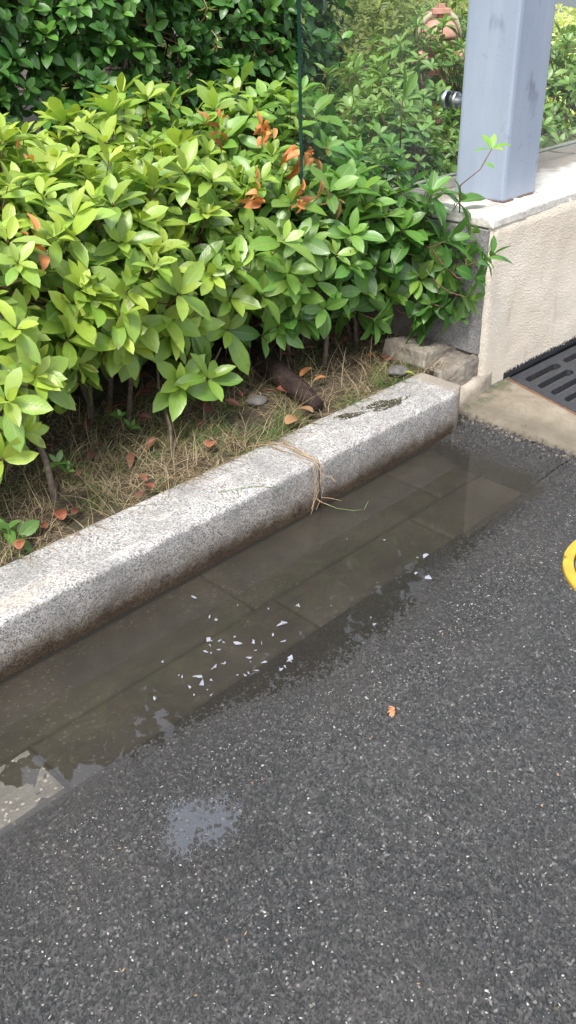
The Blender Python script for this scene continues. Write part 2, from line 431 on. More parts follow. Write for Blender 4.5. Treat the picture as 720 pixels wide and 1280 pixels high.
class Tubes:
    def __init__(s): s.V = []; s.F = []
    def add(s, pts, rad, k=6, cap=True):
        pts = [Vector(p) for p in pts]; base = len(s.V)
        if not hasattr(rad, '__len__'): rad = [rad]*len(pts)
        up = Vector((.31,.17,.93))
        for i, p in enumerate(pts):
            d = (pts[min(i+1, len(pts)-1)] - pts[max(i-1, 0)]); d.normalize()
            a = d.cross(up)
            if a.length < .1: a = d.cross(Vector((1,0,0)))
            a.normalize(); b = d.cross(a)
            for j in range(k):
                th = 2*math.pi*j/k
                s.V.append(tuple(p + (a*math.cos(th)+b*math.sin(th))*rad[i]))
        for i in range(len(pts)-1):
            for j in range(k):
                s.F.append((base+i*k+j, base+i*k+(j+1)%k, base+(i+1)*k+(j+1)%k, base+(i+1)*k+j))
        if cap:
            s.F.append(tuple(base+j for j in range(k))[::-1]); s.F.append(tuple(base+(len(pts)-1)*k+j for j in range(k)))
        return s
    def mesh(s, name='tube', smooth=True):
        me = bpy.data.meshes.new(name); me.from_pydata(s.V, [], s.F)
        me.polygons.foreach_set('use_smooth', [smooth]*len(me.polygons)); me.update(); return me

def bm_mesh(bm, name, smooth=False):
    me = bpy.data.meshes.new(name); bmesh.ops.recalc_face_normals(bm, faces=bm.faces)
    bm.to_mesh(me); bm.free()
    if smooth: me.polygons.foreach_set('use_smooth', [True]*len(me.polygons))
    return me
def box_bm(bm, x0, x1, y0, y1, z0, z1, bev=0, cuts=0):
    r = bmesh.ops.create_cube(bm, size=1)
    for v in r['verts']:
        v.co = Vector(((x0+x1)/2+v.co.x*(x1-x0), (y0+y1)/2+v.co.y*(y1-y0), (z0+z1)/2+v.co.z*(z1-z0)))
    es = list({e for v in r['verts'] for e in v.link_edges})
    if bev: bmesh.ops.bevel(bm, geom=es, offset=bev, segments=2, affect='EDGES', profile=.6)
    return bm
def rough_box(x0, x1, y0, y1, z0, z1, step, amp, seed=0, bev=.006):
    """box cut to a fine grid and pushed about by noise: chipped stone, broken concrete"""
    bm = bmesh.new(); box_bm(bm, x0, x1, y0, y1, z0, z1, bev)
    for ax, a, b in ((0, x0, x1), (1, y0, y1), (2, z0, z1)):
        n = max(1, int((b-a)/step))
        for i in range(1, n):
            co = [0,0,0]; no = [0,0,0]; co[ax] = a+(b-a)*i/n; no[ax] = 1
            bmesh.ops.bisect_plane(bm, geom=bm.verts[:]+bm.edges[:]+bm.faces[:], plane_co=co, plane_no=no)
    bm.normal_update()
    from mathutils import noise as mn
    for v in bm.verts:
        d = mn.noise(v.co*22 + Vector((seed,0,0)))*.6 + mn.noise(v.co*60 + Vector((seed,5,0)))*.4
        d2 = mn.noise(v.co*22 + Vector((seed+9,3,0)))
        v.co += v.normal*d*amp + Vector((d2, d, 0))*amp*.3
    return bm

# ------------------------------------------------------------------ road, gutter, water
EDGE = [(-3,1.30),(.2,1.31),(.576,1.301),(.695,1.292),(.847,1.256),(.998,1.232),(1.2,1.163),(1.346,1.163),(1.518,1.173),(1.722,1.196),(1.95,1.221),(2.165,1.223),(2.354,1.24),(2.43,1.33)]
ex, ey = np.array([p[0] for p in EDGE]), np.array([p[1] for p in EDGE])
def road_height(X, Y):
    e = np.interp(X, ex, ey) + .035*(fbm(X*9, Y*9, 3)-.5)
    h = (e - Y)*.045
    side = (X-2.44)*.055                                # the rubbly asphalt between gutter and apron
    hh = np.maximum(h, np.where(Y > 1.18, np.minimum(side, .014), -1))
    base = np.where(hh > 0, .011*(1-np.exp(-np.maximum(hh,0)/.008)), np.maximum(hh, -.010))
    base = base + .0035*(fbm(X*2.2, Y*2.2, 8)-.5)*(base > .002)
    d = np.hypot((X-.70)/.10, (Y-1.015)/.095) + 1.5*(fbm(X*9, Y*9, 11)-.5)
    base = base - .0050*np.clip(1.35-d, 0, 1)**.8
    return base
def stones(X, Y, cell, k):
    gx, gy = X/cell, Y/cell; ix, iy = np.floor(gx), np.floor(gy)
    d1 = np.full(X.shape, 9.); d2 = np.full(X.shape, 9.); rid = np.zeros(X.shape)
    for a in (-1,0,1):
        for b in (-1,0,1):
            jx, jy = ix+a, iy+b
            px = jx+hash2(jx, jy, k); py = jy+hash2(jx, jy, k+3)
            d = np.hypot(gx-px, gy-py); r = hash2(jx, jy, k+6)
            near = d < d1
            d2 = np.where(near, d1, np.minimum(d2, d)); rid = np.where(near, r, rid); d1 = np.minimum(d1, d)
    return d1, d2-d1, rid
xs = np.arange(-.25, 2.72, .0032); ys = np.arange(.12, 1.30, .0032)
def road_piece(xs, ys, name):
    X, Y = np.meshgrid(xs, ys)
    wx = X + .0015*(fbm(X*90, Y*90, 21, 2)-.5); wy = Y + .0015*(fbm(X*90, Y*90, 25, 2)-.5)
    d1, eg, rid = stones(wx, wy, .0070, 1)
    s1, seg, srid = stones(wx, wy, .0050, 2)
    dome = np.clip(eg*2.4, 0, 1)**.6
    hstone = dome*(.0014 + .0036*rid) + np.clip(seg*2, 0, 1)*.0005*srid
    base = road_height(X, Y)
    calm = 1-.30*np.clip(1.25-(np.hypot((X-.70)/.10, (Y-1.015)/.095) + 1.5*(fbm(X*9, Y*9, 11)-.5)), 0, 1)
    c1, ceg, cr_ = stones(X+.006*(fbm(X*60, Y*60, 51, 2)-.5), Y+.006*(fbm(X*60, Y*60, 52, 2)-.5), .017, 9)
    pz = np.clip(1.6-np.hypot((X-.72)/.16, (Y-1.01)/.14), 0, 1)
    base = base + pz*(np.clip(ceg*3.5, 0, 1)**.7*(.0012+.0024*cr_)-.0012)
    rubble = np.clip((X-2.36)/.12, 0, 1)*np.clip((Y-1.12)/.1, 0, 1)
    fx = np.clip(np.minimum(np.minimum(X-xs[0], xs[-1]-X), Y-.12)/.08, 0, 1)
    Z = base + (hstone*calm-.0018)*fx*(1+2.0*rubble)
    wet = np.clip(1-(base-.000)/.010, 0, 1)
    d = np.hypot((X-.75)/.22, (Y-1.03)/.2); wet = np.maximum(wet, 0)
    me = grid_mesh(name, X, Y, Z)
    set_attr(me, 'stone', np.stack([rid*.7+srid*.3, dome, wet], -1).reshape(-1, 3))
    return me
me = road_piece(xs, ys, 'asphalt_road')
road = link('road', me, M['asphalt']); tag(road, 'dark damp asphalt road with pale aggregate', kind='structure')
xs2 = np.arange(2.30, 2.72, .0032); ys2 = np.arange(1.30, 1.83, .0032)
o = link('road', road_piece(xs2, np.minimum(ys2, 1.83), 'asphalt_corner'), M['asphalt']); tag(o, 'rough wet asphalt rubble between gutter and concrete apron', kind='structure')
# the rest of the ground round the detailed piece
bm = bmesh.new()
def sheet(bm, x0, x1, y0, y1, z):
    vs = [bm.verts.new(p) for p in ((x0,y0,z),(x1,y0,z),(x1,y1,z),(x0,y1,z))]; bm.faces.new(vs)
sheet(bm, -60, 60, -60, .125, .0085); sheet(bm, -60, -.24, .125, 1.30, .0085); sheet(bm, 2.71, 60, .125, 1.84, .0085)
sheet(bm, -60, 60, 14, 60, .0085); sheet(bm, -60, -3, 1.30, 14, .0085); sheet(bm, 16, 60, 1.84, 14, .0085)
tag(link('ground', bm_mesh(bm, 'ground'), M['asphalt_far']), 'asphalt ground running out to the horizon', kind='structure')

# gutter stones: three rows, submerged except at the left
def slab(x0, x1, y0, y1, z0, z1, seed):
    xs = np.linspace(x0, x1, max(3, int((x1-x0)/.012))); ys = np.linspace(y0, y1, max(3, int((y1-y0)/.012)))
    X, Y = np.meshgrid(xs, ys)
    e = np.minimum(np.minimum(X-x0, x1-X), np.minimum(Y-y0, y1-Y))
    Z = z0+(z1-z0)*(X-x0)/(x1-x0) + .0050*(fbm(X*9, Y*14, seed)-.5) + .0014*(fbm(X*70, Y*70, seed+40)-.5) - .004*np.clip(1-e/.006, 0, 1)**2
    me = grid_mesh('slab', X, Y, Z)
    bm = bmesh.new(); bm.from_mesh(me)
    r = bmesh.ops.extrude_edge_only(bm, edges=[q for q in bm.edges if q.is_boundary])
    for v in r['geom']:
        if isinstance(v, bmesh.types.BMVert): v.co.z = -.05
    m2 = bm_mesh(bm, 'gutter_slab', True); bpy.data.meshes.remove(me)
    return m2
jA = [-1.2, -.35, .45, 1.28, 2.10, 2.50]; jB = [-1.2, -.25, .578, 1.345, 1.93, 2.47]
g = 'stone slabs lining the gutter'
namesA = ['long gutter slab beyond the left edge against the kerb', 'gutter slab against the kerb near the left edge', 'submerged gutter slab against the kerb below the left kerb stone', 'submerged gutter slab under the kerb joint', 'short drowned gutter slab beside the concrete apron']
for i in range(5):
    o = link('gutter_slab', slab(jA[i]+.002, jA[i+1]-.002, 1.482, 1.7195, -.006, -.008, i), M['slab']); tag(o, namesA[i], 'slab', g)
namesB = ['outer gutter slab beyond the lower left edge', 'pale emerging gutter slab at the lower left with muddy top', 'barely submerged gutter slab with pale silt specks', 'drowned outer gutter slab under the white flecks', 'drowned outer gutter slab at the deep right end']
zB = [(.003,.0014), (.0012,.0002), (-.0026,-.0045), (-.006,-.007), (-.007,-.008)]
for i in range(5):
    o = link('gutter_slab', slab(jB[i]+.002, jB[i+1]-.002, 1.300, 1.478, zB[i][0], zB[i][1], i+7), M['slab']); tag(o, namesB[i], 'slab', g)
bm = bmesh.new(); sheet(bm, -60, 2.72, 1.2995, 1.83, -.03)
tag(link('ground', bm_mesh(bm, 'gutter_bed'), M['slab']), 'muddy bed under the gutter slabs', kind='structure')
# water
X, Y = np.meshgrid(np.linspace(-1.2, 2.62, 160), np.linspace(1.0, 1.7225, 30))
tag(link('water', grid_mesh('puddle', X, Y, X*0+.0001), M['water']), 'long brown puddle standing in the gutter along the kerb', kind='structure')
a = np.linspace(0, 2*math.pi, 40, endpoint=False)
bm = bmesh.new()
vs = [bm.verts.new((.70+(.135)*math.cos(t), 1.01+.12*math.sin(t), .0044)) for t in a]; bm.faces.new(vs)
wsm = link('water', bm_mesh(bm, 'small_puddle'), M['water_small']); tag(wsm, 'small puddle reflecting pale sky in the road surface', kind='structure')

# loose pale chips trodden into the asphalt (nobody could count them)
n = 6500
px = rng.uniform(-.1, 2.5, n*2); py = rng.uniform(.15, 1.3, n*2)
keep = (road_height(px, py) > .004); px, py = px[keep][:n], py[keep][:n]; n = len(px)
def flakes(px, py, pz, size, thick, asp):
    n = len(px); V = []; lo = []; to = []; b = 0
    for i in range(n):
        k = random.randint(3, 5); th0 = random.uniform(0, 6.28); s = size[i]; a = random.uniform(*asp); rot = random.uniform(0, 6.28)
        tx, ty = random.uniform(-.25,.25), random.uniform(-.25,.25)
        c, sn = math.cos(rot), math.sin(rot); ring = []
        for j in range(k):
            t = th0+6.283*j/k+random.uniform(-.35,.35); r = s*random.uniform(.7,1.1)
            x, y = r*math.cos(t), r*math.sin(t)*a
            ring.append((x*c-y*sn, x*sn+y*c))
        for z in (0, thick): V += [(px[i]+x, py[i]+y, pz[i]+z+x*tx+y*ty) for x, y in ring]
        lo += [b+j for j in range(k)][::-1] + [b+k+j for j in range(k)]; to += [k, k]
        for j in range(k): lo += [b+j, b+(j+1)%k, b+k+(j+1)%k, b+k+j]; to.append(4)
        b += 2*k
    return raw_mesh('flakes', np.array(V), lo, to, False)
sz = rng.gamma(1.6, .0008, n)+.0007
tag(link('stone_chips', flakes(px, py, road_height(px, py)+.0004, sz, .0010, (.15,.6)), M['chip']), 'scattered pale stone chips pressed into the asphalt', 'grit', kind='stuff')
n2 = 90
tx_, ty_ = px[:n2]+.011, py[:n2]-.007
tag(link('wood_chips', flakes(tx_, ty_, road_height(tx_, ty_)+.0010, rng.uniform(.002,.006,n2), .001, (.2,.45)), M['chip_tan']), 'tiny tan plant crumbs scattered over the asphalt', 'debris', kind='stuff')

# ------------------------------------------------------------------ kerb
def kerb_stone(x0, x1, seed, end_chamfer=0):
    prof = [(1.722,-.06)] + [(1.722, z) for z in np.linspace(-.02,.150,18)] + [(1.7225,.1560),(1.7255,.1600),(1.7300,.1635),(1.7350,.1655),(1.7390,.1662)] + [(y,.1665) for y in np.linspace(1.748,1.922,16)] + [(1.930,.163),(1.933,.150),(1.934,.05)]
    P = np.array(prof); n = int((x1-x0)/.010); xs = np.linspace(x0, x1, n)
    X = np.repeat(xs[None], len(P), 0); Y = np.repeat(P[:, :1], n, 1); Z = np.repeat(P[:, 1:], n, 1)
    Yn = Y + .0022*(fbm(X*25, Z*25+Y*9, seed)-.5) + .0016*(fbm(X*110, Z*110, seed+2, 2)-.5)
    Zn = Z + .0020*(fbm(X*22, Y*22, seed+5)-.5)
    # arris chipping
    ar = np.exp(-((Y-1.727)**2+(Z-.160)**2)/(.009**2))
    ch = np.clip(fbm(X*38, X*3, seed+9)-.5, 0, 1)*.04*ar
    Yn += ch*.7; Zn -= ch
    e = np.minimum(X-x0, x1-X); f = np.clip(1-e/.010, 0, 1)**2*.006
    top = np.clip((Z-.12)/.04, 0, 1); Zn -= f*top; Yn += f*(Y < 1.74)
    me = grid_mesh('kerb', X, Yn, Zn); bm = bmesh.new(); bm.from_mesh(me); bm.verts.ensure_lookup_table()
    m, nn = len(P), n
    for c in (0, n-1):
        bm.faces.new([bm.verts[r*n+c] for r in range(m)])
    if end_chamfer:
        for v in bm.verts:
            over = v.co.x - (x1-.05)
            if over > 0:
                lim = 1.722 + over*end_chamfer
                if v.co.y < lim: v.co.y = lim + (v.co.y-1.722)*.1
    return bm_mesh(bm, 'kerb_stone', False)
for x0, x1, s, lab, ch in ((-1.6,-.62,3,'granite kerb stone beyond the left edge of the view',0), (-.616,1.786,8,'long speckled granite kerb stone with cream worn edge left of the joint with dry roots',0), (1.792,2.555,12,'granite kerb stone with dark moss patch ending at the wall',.55)):
    o = link('kerb_stone', kerb_stone(x0, x1, s, ch), M['granite']); tag(o, lab, 'kerb stone', 'granite kerb stones along the bed')
    for p in o.data.polygons: p.use_smooth = True
# moss and dirt on the right stone: hundreds of low tufts
def moss_patch(cx, cy, rx, ry, z, ang, n):
    bm = bmesh.new(); ca, sa = math.cos(ang), math.sin(ang)
    for i in range(n):
        t = random.uniform(0, 6.283); k = 1+.25*math.sin(3*t+1)+.2*math.sin(5*t)
        rr = random.random()**.45*k; x, y = rx*rr*math.cos(t), ry*rr*math.sin(t); s = random.uniform(.0012,.0042)*(1.2-.5*rr)
        q = bmesh.ops.create_icosphere(bm, subdivisions=1, radius=s)
        for v in q['verts']: v.co = Vector((v.co.x*random.uniform(.8,1.5)+cx+x*ca-y*sa, v.co.y*random.uniform(.8,1.5)+cy+x*sa+y*ca, v.co.z*.6+z+.0008))
    return bm_mesh(bm, 'moss', False)
tag(link('moss', moss_patch(2.235, 1.838, .085, .034, .1665, -.25, 520), M['moss']), 'dark moss patch on top of the right kerb stone', 'moss', kind='stuff')
tag(link('moss', moss_patch(2.085, 1.868, .055, .019, .1665, -.4, 240), M['moss']), 'smaller dark dirt patch left of the moss on the right kerb stone', 'moss', kind='stuff')

# ------------------------------------------------------------------ soil bed
gx = np.concatenate([np.linspace(-3, .3, 12)[:-1], np.arange(.3, 3.4, .014), np.linspace(3.4, 16, 50)])
gy = np.concatenate([np.arange(1.931, 3.2, .014), np.linspace(3.2, 14, 40)])
X, Y = np.meshgrid(gx, gy)
Z = .146 + .03*(fbm(X*7, Y*7, 31)-.5) + .012*(fbm(X*40, Y*40, 35)-.5) + .03*np.clip((Y-2.0)/.6, 0, 1) - .012*np.exp(-(Y-1.93)/.03)
def soil_z(x, y): return .146 + .03*(fbm(x*7, y*7, 31)-.5) + .012*(fbm(x*40, y*40, 35)-.5) + .03*np.clip((y-2.0)/.6, 0, 1) - .012*np.exp(-(y-1.93)/.03)
tag(link('ground', grid_mesh('soil', X, Y, Z), M['soil']), 'damp brown planting soil behind the kerb', kind='structure')

# grass -----------------------------------------------------------------
def blades(n, area, clumps, col_fn, hmin, hmax, lie):
    O = []; D = []; L = []; B = []
    cx = rng.uniform(area[0], area[1], clumps); cy = area[2] + (area[3]-area[2])*rng.random(clumps)**1.3
    k = rng.integers(0, clumps, n)
    x = cx[k]+rng.normal(0, .022, n); y = np.maximum(cy[k]+rng.normal(0, .02, n), 1.937)
    z = soil_z(x, y)-.004
    az = rng.uniform(0, 6.283, n)+0*k; el = np.clip(rng.normal(.75-lie, .4, n), .02, 1.5)
    d = np.stack([np.cos(az)*np.cos(el), np.sin(az)*np.cos(el), np.sin(el)], -1)
    ln = rng.uniform(hmin, hmax, n); wd = rng.uniform(.0006, .0015, n)
    side = unit(np.cross(d, np.array([0,0,1.])))
    V = []; seg = 6
    p = np.stack([x, y, z], -1); dirn = d.copy()
    kx = rng.normal(0, .22, (n, 3))
    for i in range(seg+1):
        w = (wd*(1-.75*i/seg))[:, None]
        V += [p-side*w, p+side*w]
        dirn = unit(dirn + np.array([0,0,-.20]) + kx*.7)
        p = p + dirn*(ln/seg)[:, None]
        zz = soil_z(p[:, 0], p[:, 1])+.002
        onk = (p[:, 1] < 1.935); zz = np.where(onk, .168, zz); p[:, 2] = np.maximum(p[:, 2], zz)
        p[:, 1] = np.maximum(p[:, 1], 1.86)
    V = np.stack(V, 1).reshape(-1, 3)
    q = np.array([(2*i, 2*i+1, 2*i+3, 2*i+2) for i in range(seg)]).ravel()
    lo = (np.arange(n)[:, None]*(2*seg+2)+q[None]).ravel()
    me = raw_mesh('grass', V, lo, np.full(n*seg, 4)); set_attr(me, 'leafcol', np.repeat(col_fn(n), 2*seg+2, 0))
    return me
def straw_col(n):
    a = rng.random((n,1)); c = (1-a)*np.array([.22,.155,.08])+a*np.array([.62,.50,.31]); return c*rng.uniform(.45,1.0,(n,1))
def green_col(n):
    a = rng.random((n,1)); return (1-a)*np.array([.07,.11,.03])+a*np.array([.16,.22,.07])
tag(link('dry_grass', blades(5200, (.75,2.75,1.94,2.55), 260, straw_col, .05, .19, .25), M['straw']), 'tangled straw coloured dead grass over the soil behind the kerb', 'dry grass', kind='stuff')
tag(link('green_grass', blades(3400, (.8,2.7,1.94,2.6), 90, green_col, .03, .12, .1), M['straw']), 'sparse thin green grass among the dead grass', 'grass', kind='stuff')
# roots hanging over the kerb joint
tb = Tubes()
for i in range(7):
    x = 1.775+random.gauss(0,.022); p = [Vector((x+random.gauss(0,.05), 1.95, .17)), Vector((x+random.gauss(0,.02), 1.88, .172))]
    p += [Vector((x+random.gauss(0,.008), 1.80, .1715)), Vector((x+random.gauss(0,.01), 1.735, .171)), Vector((x+random.gauss(0,.008), 1.712, .158))]
    zz = .158; end = random.choice([.02,.05,.08,.10,.13,.004])
    while zz > end:
        zz -= .028; p.append(Vector((p[-1].x+random.gauss(-.003,.012), 1.706+random.uniform(-.012,.006), max(zz, .003))))
    if i < 5:
        for q in range(2): p.append(p[-1]+Vector((random.uniform(-.05,.02), -random.uniform(.02,.04), random.uniform(-.003,.003))))
        for q in p: q.z = max(q.z, .003)
    tb.add(p, [.0009]*(len(p)-1)+[.0005], 5)
M['root'] = mat_plain('dry_root', (.30,.20,.11), (.46,.34,.21), 80, .7)
tag(link('root_tuft', tb.mesh(), M['root']), 'tuft of dry tan roots hanging over the kerb joint to the water', 'roots')
tb = Tubes(); tb.add([(1.78,1.70,.02),(1.80,1.665,.006),(1.83,1.62,.003),(1.86,1.60,.003)], [.0011,.001,.0008,.0004], 5); tb.add([(1.86,1.60,.003),(1.875,1.605,.012),(1.89,1.61,.018)], .0008, 5)
o = link('grass_sprig', tb.mesh(), mat_plain('green_blade', (.10,.17,.05), (.16,.26,.08), 60)); tag(o, 'thin green grass blade floating at the kerb joint', 'grass blade')
tb = Tubes(); tb.add([(1.43,1.80,.170),(1.475,1.77,.174),(1.53,1.745,.171),(1.60,1.70,.15)], .0010, 5); tb.add([(1.475,1.77,.174),(1.46,1.74,.172)], .0008, 5)
o = link('grass_sprig', tb.mesh(), bpy.data.materials['green_blade']); tag(o, 'thin green grass blade lying across the top of the left kerb stone', 'grass blade')

# ------------------------------------------------------------------ wall, post, glass
wall = empty('boundary_wall', (2.804, 1.835, 0)); tag(wall, 'low cream rendered boundary wall with pale coping and granite end', 'wall')
bm = rough_box(2.806, 8.5, 1.838, 2.44, .03, .668, 5, 0, 0, 0); 
link('masonry', bm_mesh(bm, 'masonry'), M['mortar'], wall)
def plate(x0, x1, z0, z1, y, dx, amp, seed, thick=.016):
    xs = np.arange(x0, x1+dx, dx); zs = np.arange(z0, z1+dx, dx); X, Z = np.meshgrid(xs, zs)
    Y = y + amp*(fbm(X*5, Z*5, seed)-.5) + .004*(fbm(X*28, Z*28, seed+3)-.5)
    e = np.minimum(X-x0, z1+.001-Z); Y = Y + .010*np.clip(1-e/.02, 0, 1)**2
    Xj = X + .006*(fbm(Z*30, X*0, 5)-.5)*np.clip(1-(X-x0)/.03, 0, 1)
    me = grid_mesh('plate', Xj, Y, Z); bm = bmesh.new(); bm.from_mesh(me)
    r = bmesh.ops.extrude_edge_only(bm, edges=[q for q in bm.edges if q.is_boundary])
    for v in r['geom']:
        if isinstance(v, bmesh.types.BMVert): v.co.y += thick
    return bm_mesh(bm, 'plate', True)
link('render_coat', plate(2.800, 5.2, .02, .668, 1.828, .018, .010, 41), M['render'], wall)
bm = rough_box(2.787, 2.806, 1.846, 2.10, .185, .655, .03, .003, 3, .002)
link('granite_end_slab', bm_mesh(bm, 'granite_end'), M['granite_dark'], wall)
# coping in uneven blocks
for i, (x0, x1, dz) in enumerate(((2.795,3.005,0), (3.01,3.36,.003), (3.366,4.05,.001), (4.056,4.9,.004), (4.906,5.9,0), (5.906,8.4,.002))):
    if x1 < 5:
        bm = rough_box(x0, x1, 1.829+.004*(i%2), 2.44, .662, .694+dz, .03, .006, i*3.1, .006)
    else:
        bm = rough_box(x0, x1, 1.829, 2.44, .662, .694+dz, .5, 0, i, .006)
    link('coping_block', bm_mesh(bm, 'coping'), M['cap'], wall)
# footing and broken lump at the corner
bm = rough_box(2.548, 2.93, 1.806, 2.06, -.02, .098, .014, .010, 5, .018)
for v in bm.verts:
    if v.co.z > .02: v.co.z -= max(0, 2.76-v.co.x)*.20 + max(0, 1.83-v.co.y)*.5
    if v.co.x > 2.80 and v.co.y < 1.83: v.co.y = max(v.co.y, 1.812+(v.co.x-2.80)*.20)
o = link('footing', bm_mesh(bm, 'footing', True), M['footing']); tag(o, 'crumbling cream mortar footing where the kerb meets the wall', 'footing')
bm = rough_box(2.63, 2.835, 1.842, 2.03, .075, .178, .012, .016, 11, .022)
for v in bm.verts:
    v.co.z -= max(0, 2.70-v.co.x)*.5*(v.co.z > .1)
    v.co.y += max(0, 2.70-v.co.x)*.5
o = link('concrete_lump', bm_mesh(bm, 'lump', False), M['mortar']); tag(o, 'broken grey concrete lump wedged under the granite wall end', 'concrete')
bm = rough_box(2.60, 2.80, 1.95, 2.16, .13, .205, .016, .012, 17, .012)
bmesh.ops.rotate(bm, cent=(2.7,2.05,.17), matrix=Matrix.Rotation(.18, 3, 'Y'), verts=bm.verts)
o = link('concrete_lump', bm_mesh(bm, 'lump2', False), M['mortar']); tag(o, 'flat cracked mortar slab behind the broken lump at the wall end', 'concrete')
# small stones
for x, y, z, s, lab in ((2.50,2.00,.165,.035,'grey angular stone on the soil at the end of the kerb'), (1.945,2.185,.172,.032,'smooth pale grey pebble in front of the dark log')):
    bm = bmesh.new(); bmesh.ops.create_icosphere(bm, subdivisions=3, radius=s)
    from mathutils import noise as mn
    for v in bm.verts: v.co *= 1+.22*mn.noise(v.co*28); v.co.z *= .55; v.co.x *= 1.25
    o = link('stone', bm_mesh(bm, 'stone', s < .033), M['pebble']); o.location = (x, y, z); tag(o, lab, 'stone')

fence = empty('glass_fence', (3.136, 2.064, .694)); tag(fence, 'glass fence on a square grey blue steel post standing on the wall', 'fence')
bm = bmesh.new(); box_bm(bm, 3.024, 3.249, 1.951, 2.176, .690, 2.7, .014)
bmesh.ops.bisect_plane(bm, geom=bm.verts[:]+bm.edges[:]+bm.faces[:], plane_co=(0,0,1.2), plane_no=(0,0,1))
post = link('steel_post', bm_mesh(bm, 'post_tube'), M['paint'], fence)
bm = rough_box(3.016, 3.257, 1.943, 2.184, .688, .698, .012, .006, 8, .003)
link('rusty_weld', bm_mesh(bm, 'weld', True), M['rust'], post, False)

def lathe(profile, axis='Z', n=32):
    bm = bmesh.new(); rings = []
    for r, z in profile:
        ring = []
        for i in range(n):
            t = 6.28318*i/n; a, b = r*math.cos(t), r*math.sin(t)
            ring.append(bm.verts.new((a, b, z) if axis == 'Z' else (a, z, b)))
        rings.append(ring)
    for p, q in zip(rings, rings[1:]):
        for i in range(n): bm.faces.new((p[i], p[(i+1)%n], q[(i+1)%n], q[i]))
    bm.faces.new(rings[0]); bm.faces.new(rings[-1]); return bm
def ylathe(name, prof, x, z, mat, parent, world):
    bm = lathe(prof, 'Y', 28)
    for v in bm.verts: v.co += Vector((x, 2.19, z))
    o = link(name, bm_mesh(bm, name), mat, parent, world)
    for p in o.data.polygons: p.use_smooth = len(p.vertices) == 4
    return o
bolt = ylathe('glass_fixing', [(.016,-.016),(.016,.022),(.027,.022),(.029,.025),(.029,.040)], 3.058, 1.03, M['steel'], fence, True)
ylathe('washer', [(.024,.040),(.027,.042),(.027,.048),(.024,.0505)], 3.058, 1.03, M['rubber'], bolt, False)
ylathe('fixing_cap', [(.029,.0625),(.032,.065),(.032,.086),(.029,.090),(.010,.091)], 3.058, 1.03, M['steel'], bolt, False)
def glass_panel(x0, x1, z0, z1, lab):
    bm = bmesh.new(); box_bm(bm, x0+.004, x1-.004, 2.2415, 2.2515, z0+.004, z1-.004)
    p = link('glass_panel', bm_mesh(bm, 'pane'), M['glass'], fence)
    bm = bmesh.new()
    O_ = [(x0,z0),(x1,z0),(x1,z1),(x0,z1)]; I_ = [(x0+.0035,z0+.0035),(x1-.0035,z0+.0035),(x1-.0035,z1-.0035),(x0+.0035,z1-.0035)]
    R4 = [[bm.verts.new((x, y, z)) for x, z in L] for L, y in ((O_,2.2405),(O_,2.2525),(I_,2.2525),(I_,2.2405))]
    for k in range(4):
        A, B = R4[k], R4[(k+1)%4]
        for i in range(4): bm.faces.new((A[i], A[(i+1)%4], B[(i+1)%4], B[i]))
    link('polished_edge', bm_mesh(bm, 'edge'), M['glass_edge'], p, False)
glass_panel(2.245, 3.19, .745, 2.0, '')
glass_panel(3.215, 4.9, .745, 2.0, '')

# ------------------------------------------------------------------ apron, grate
def apron_edge(y): return 2.628 + .010*math.sin(y*37)+.006*math.sin(y*91)
bm = bmesh.new()
xs_ = [2.62, 2.632, 2.66, 2.72, 2.80, 2.87, 2.93]
N_Y = 140; gridv = []
for j in range(N_Y+1):
    y = .30+(1.825-.30)*j/N_Y; row = []
    xe = 2.622 + .016*(float(fbm(np.array(y*14.), np.array(1.), 61))-.5)*2 + .010*(float(fbm(np.array(y*60.), np.array(1.), 66))-.5)*2
    xr = 2.990 - (1.80-y)*.30          # right-hand limit: slanted side of the grate opening
    xr = max(xr, 2.84) if y < 1.40 else xr
    for i in range(12):
        t = i/11; x = xe+(xr-xe)*t**1.5
        z = .034 + .006*(float(fbm(np.array(x*12.), np.array(y*12.), 71))-.5)
        if i == 0: z = .016
        if i == 1: z -= .004
        row.append(bm.verts.new((x, y, z)))
    low = bm.verts.new((xe-.014, y, -.02)); row.insert(0, low)
    row.append(bm.verts.new((xr+.001, y, -.06)))
    gridv.append(row)
for a, b in zip(gridv, gridv[1:]):
    for i in range(len(a)-1): bm.faces.new((a[i], a[i+1], b[i+1], b[i]))
o = link('drain_apron', bm_mesh(bm, 'apron', True), M['apron']); tag(o, 'tan concrete apron with a broken edge beside the drain grate', 'apron')
# rubble crumbs along the broken edge
bm = bmesh.new()
for i in range(300):
    y = random.uniform(1.1, 1.78); x = 2.600+random.gauss(0,.020)
    s = random.expovariate(1/.0024)+.0012
    r = bmesh.ops.create_icosphere(bm, subdivisions=1, radius=s)
    q = [random.uniform(.6,1.3) for _ in range(3)]
    for v in r['verts']:
        v.co = Vector((v.co.x*q[0], v.co.y*q[1], v.co.z*q[2]))*random.uniform(.6,1.3)+Vector((x, y, .010+max(0,(x-2.60))*.5))
tag(link('rubble', bm_mesh(bm, 'rubble'), M['rubble']), 'crumbs of broken concrete along the edge of the apron', 'rubble', kind='stuff')

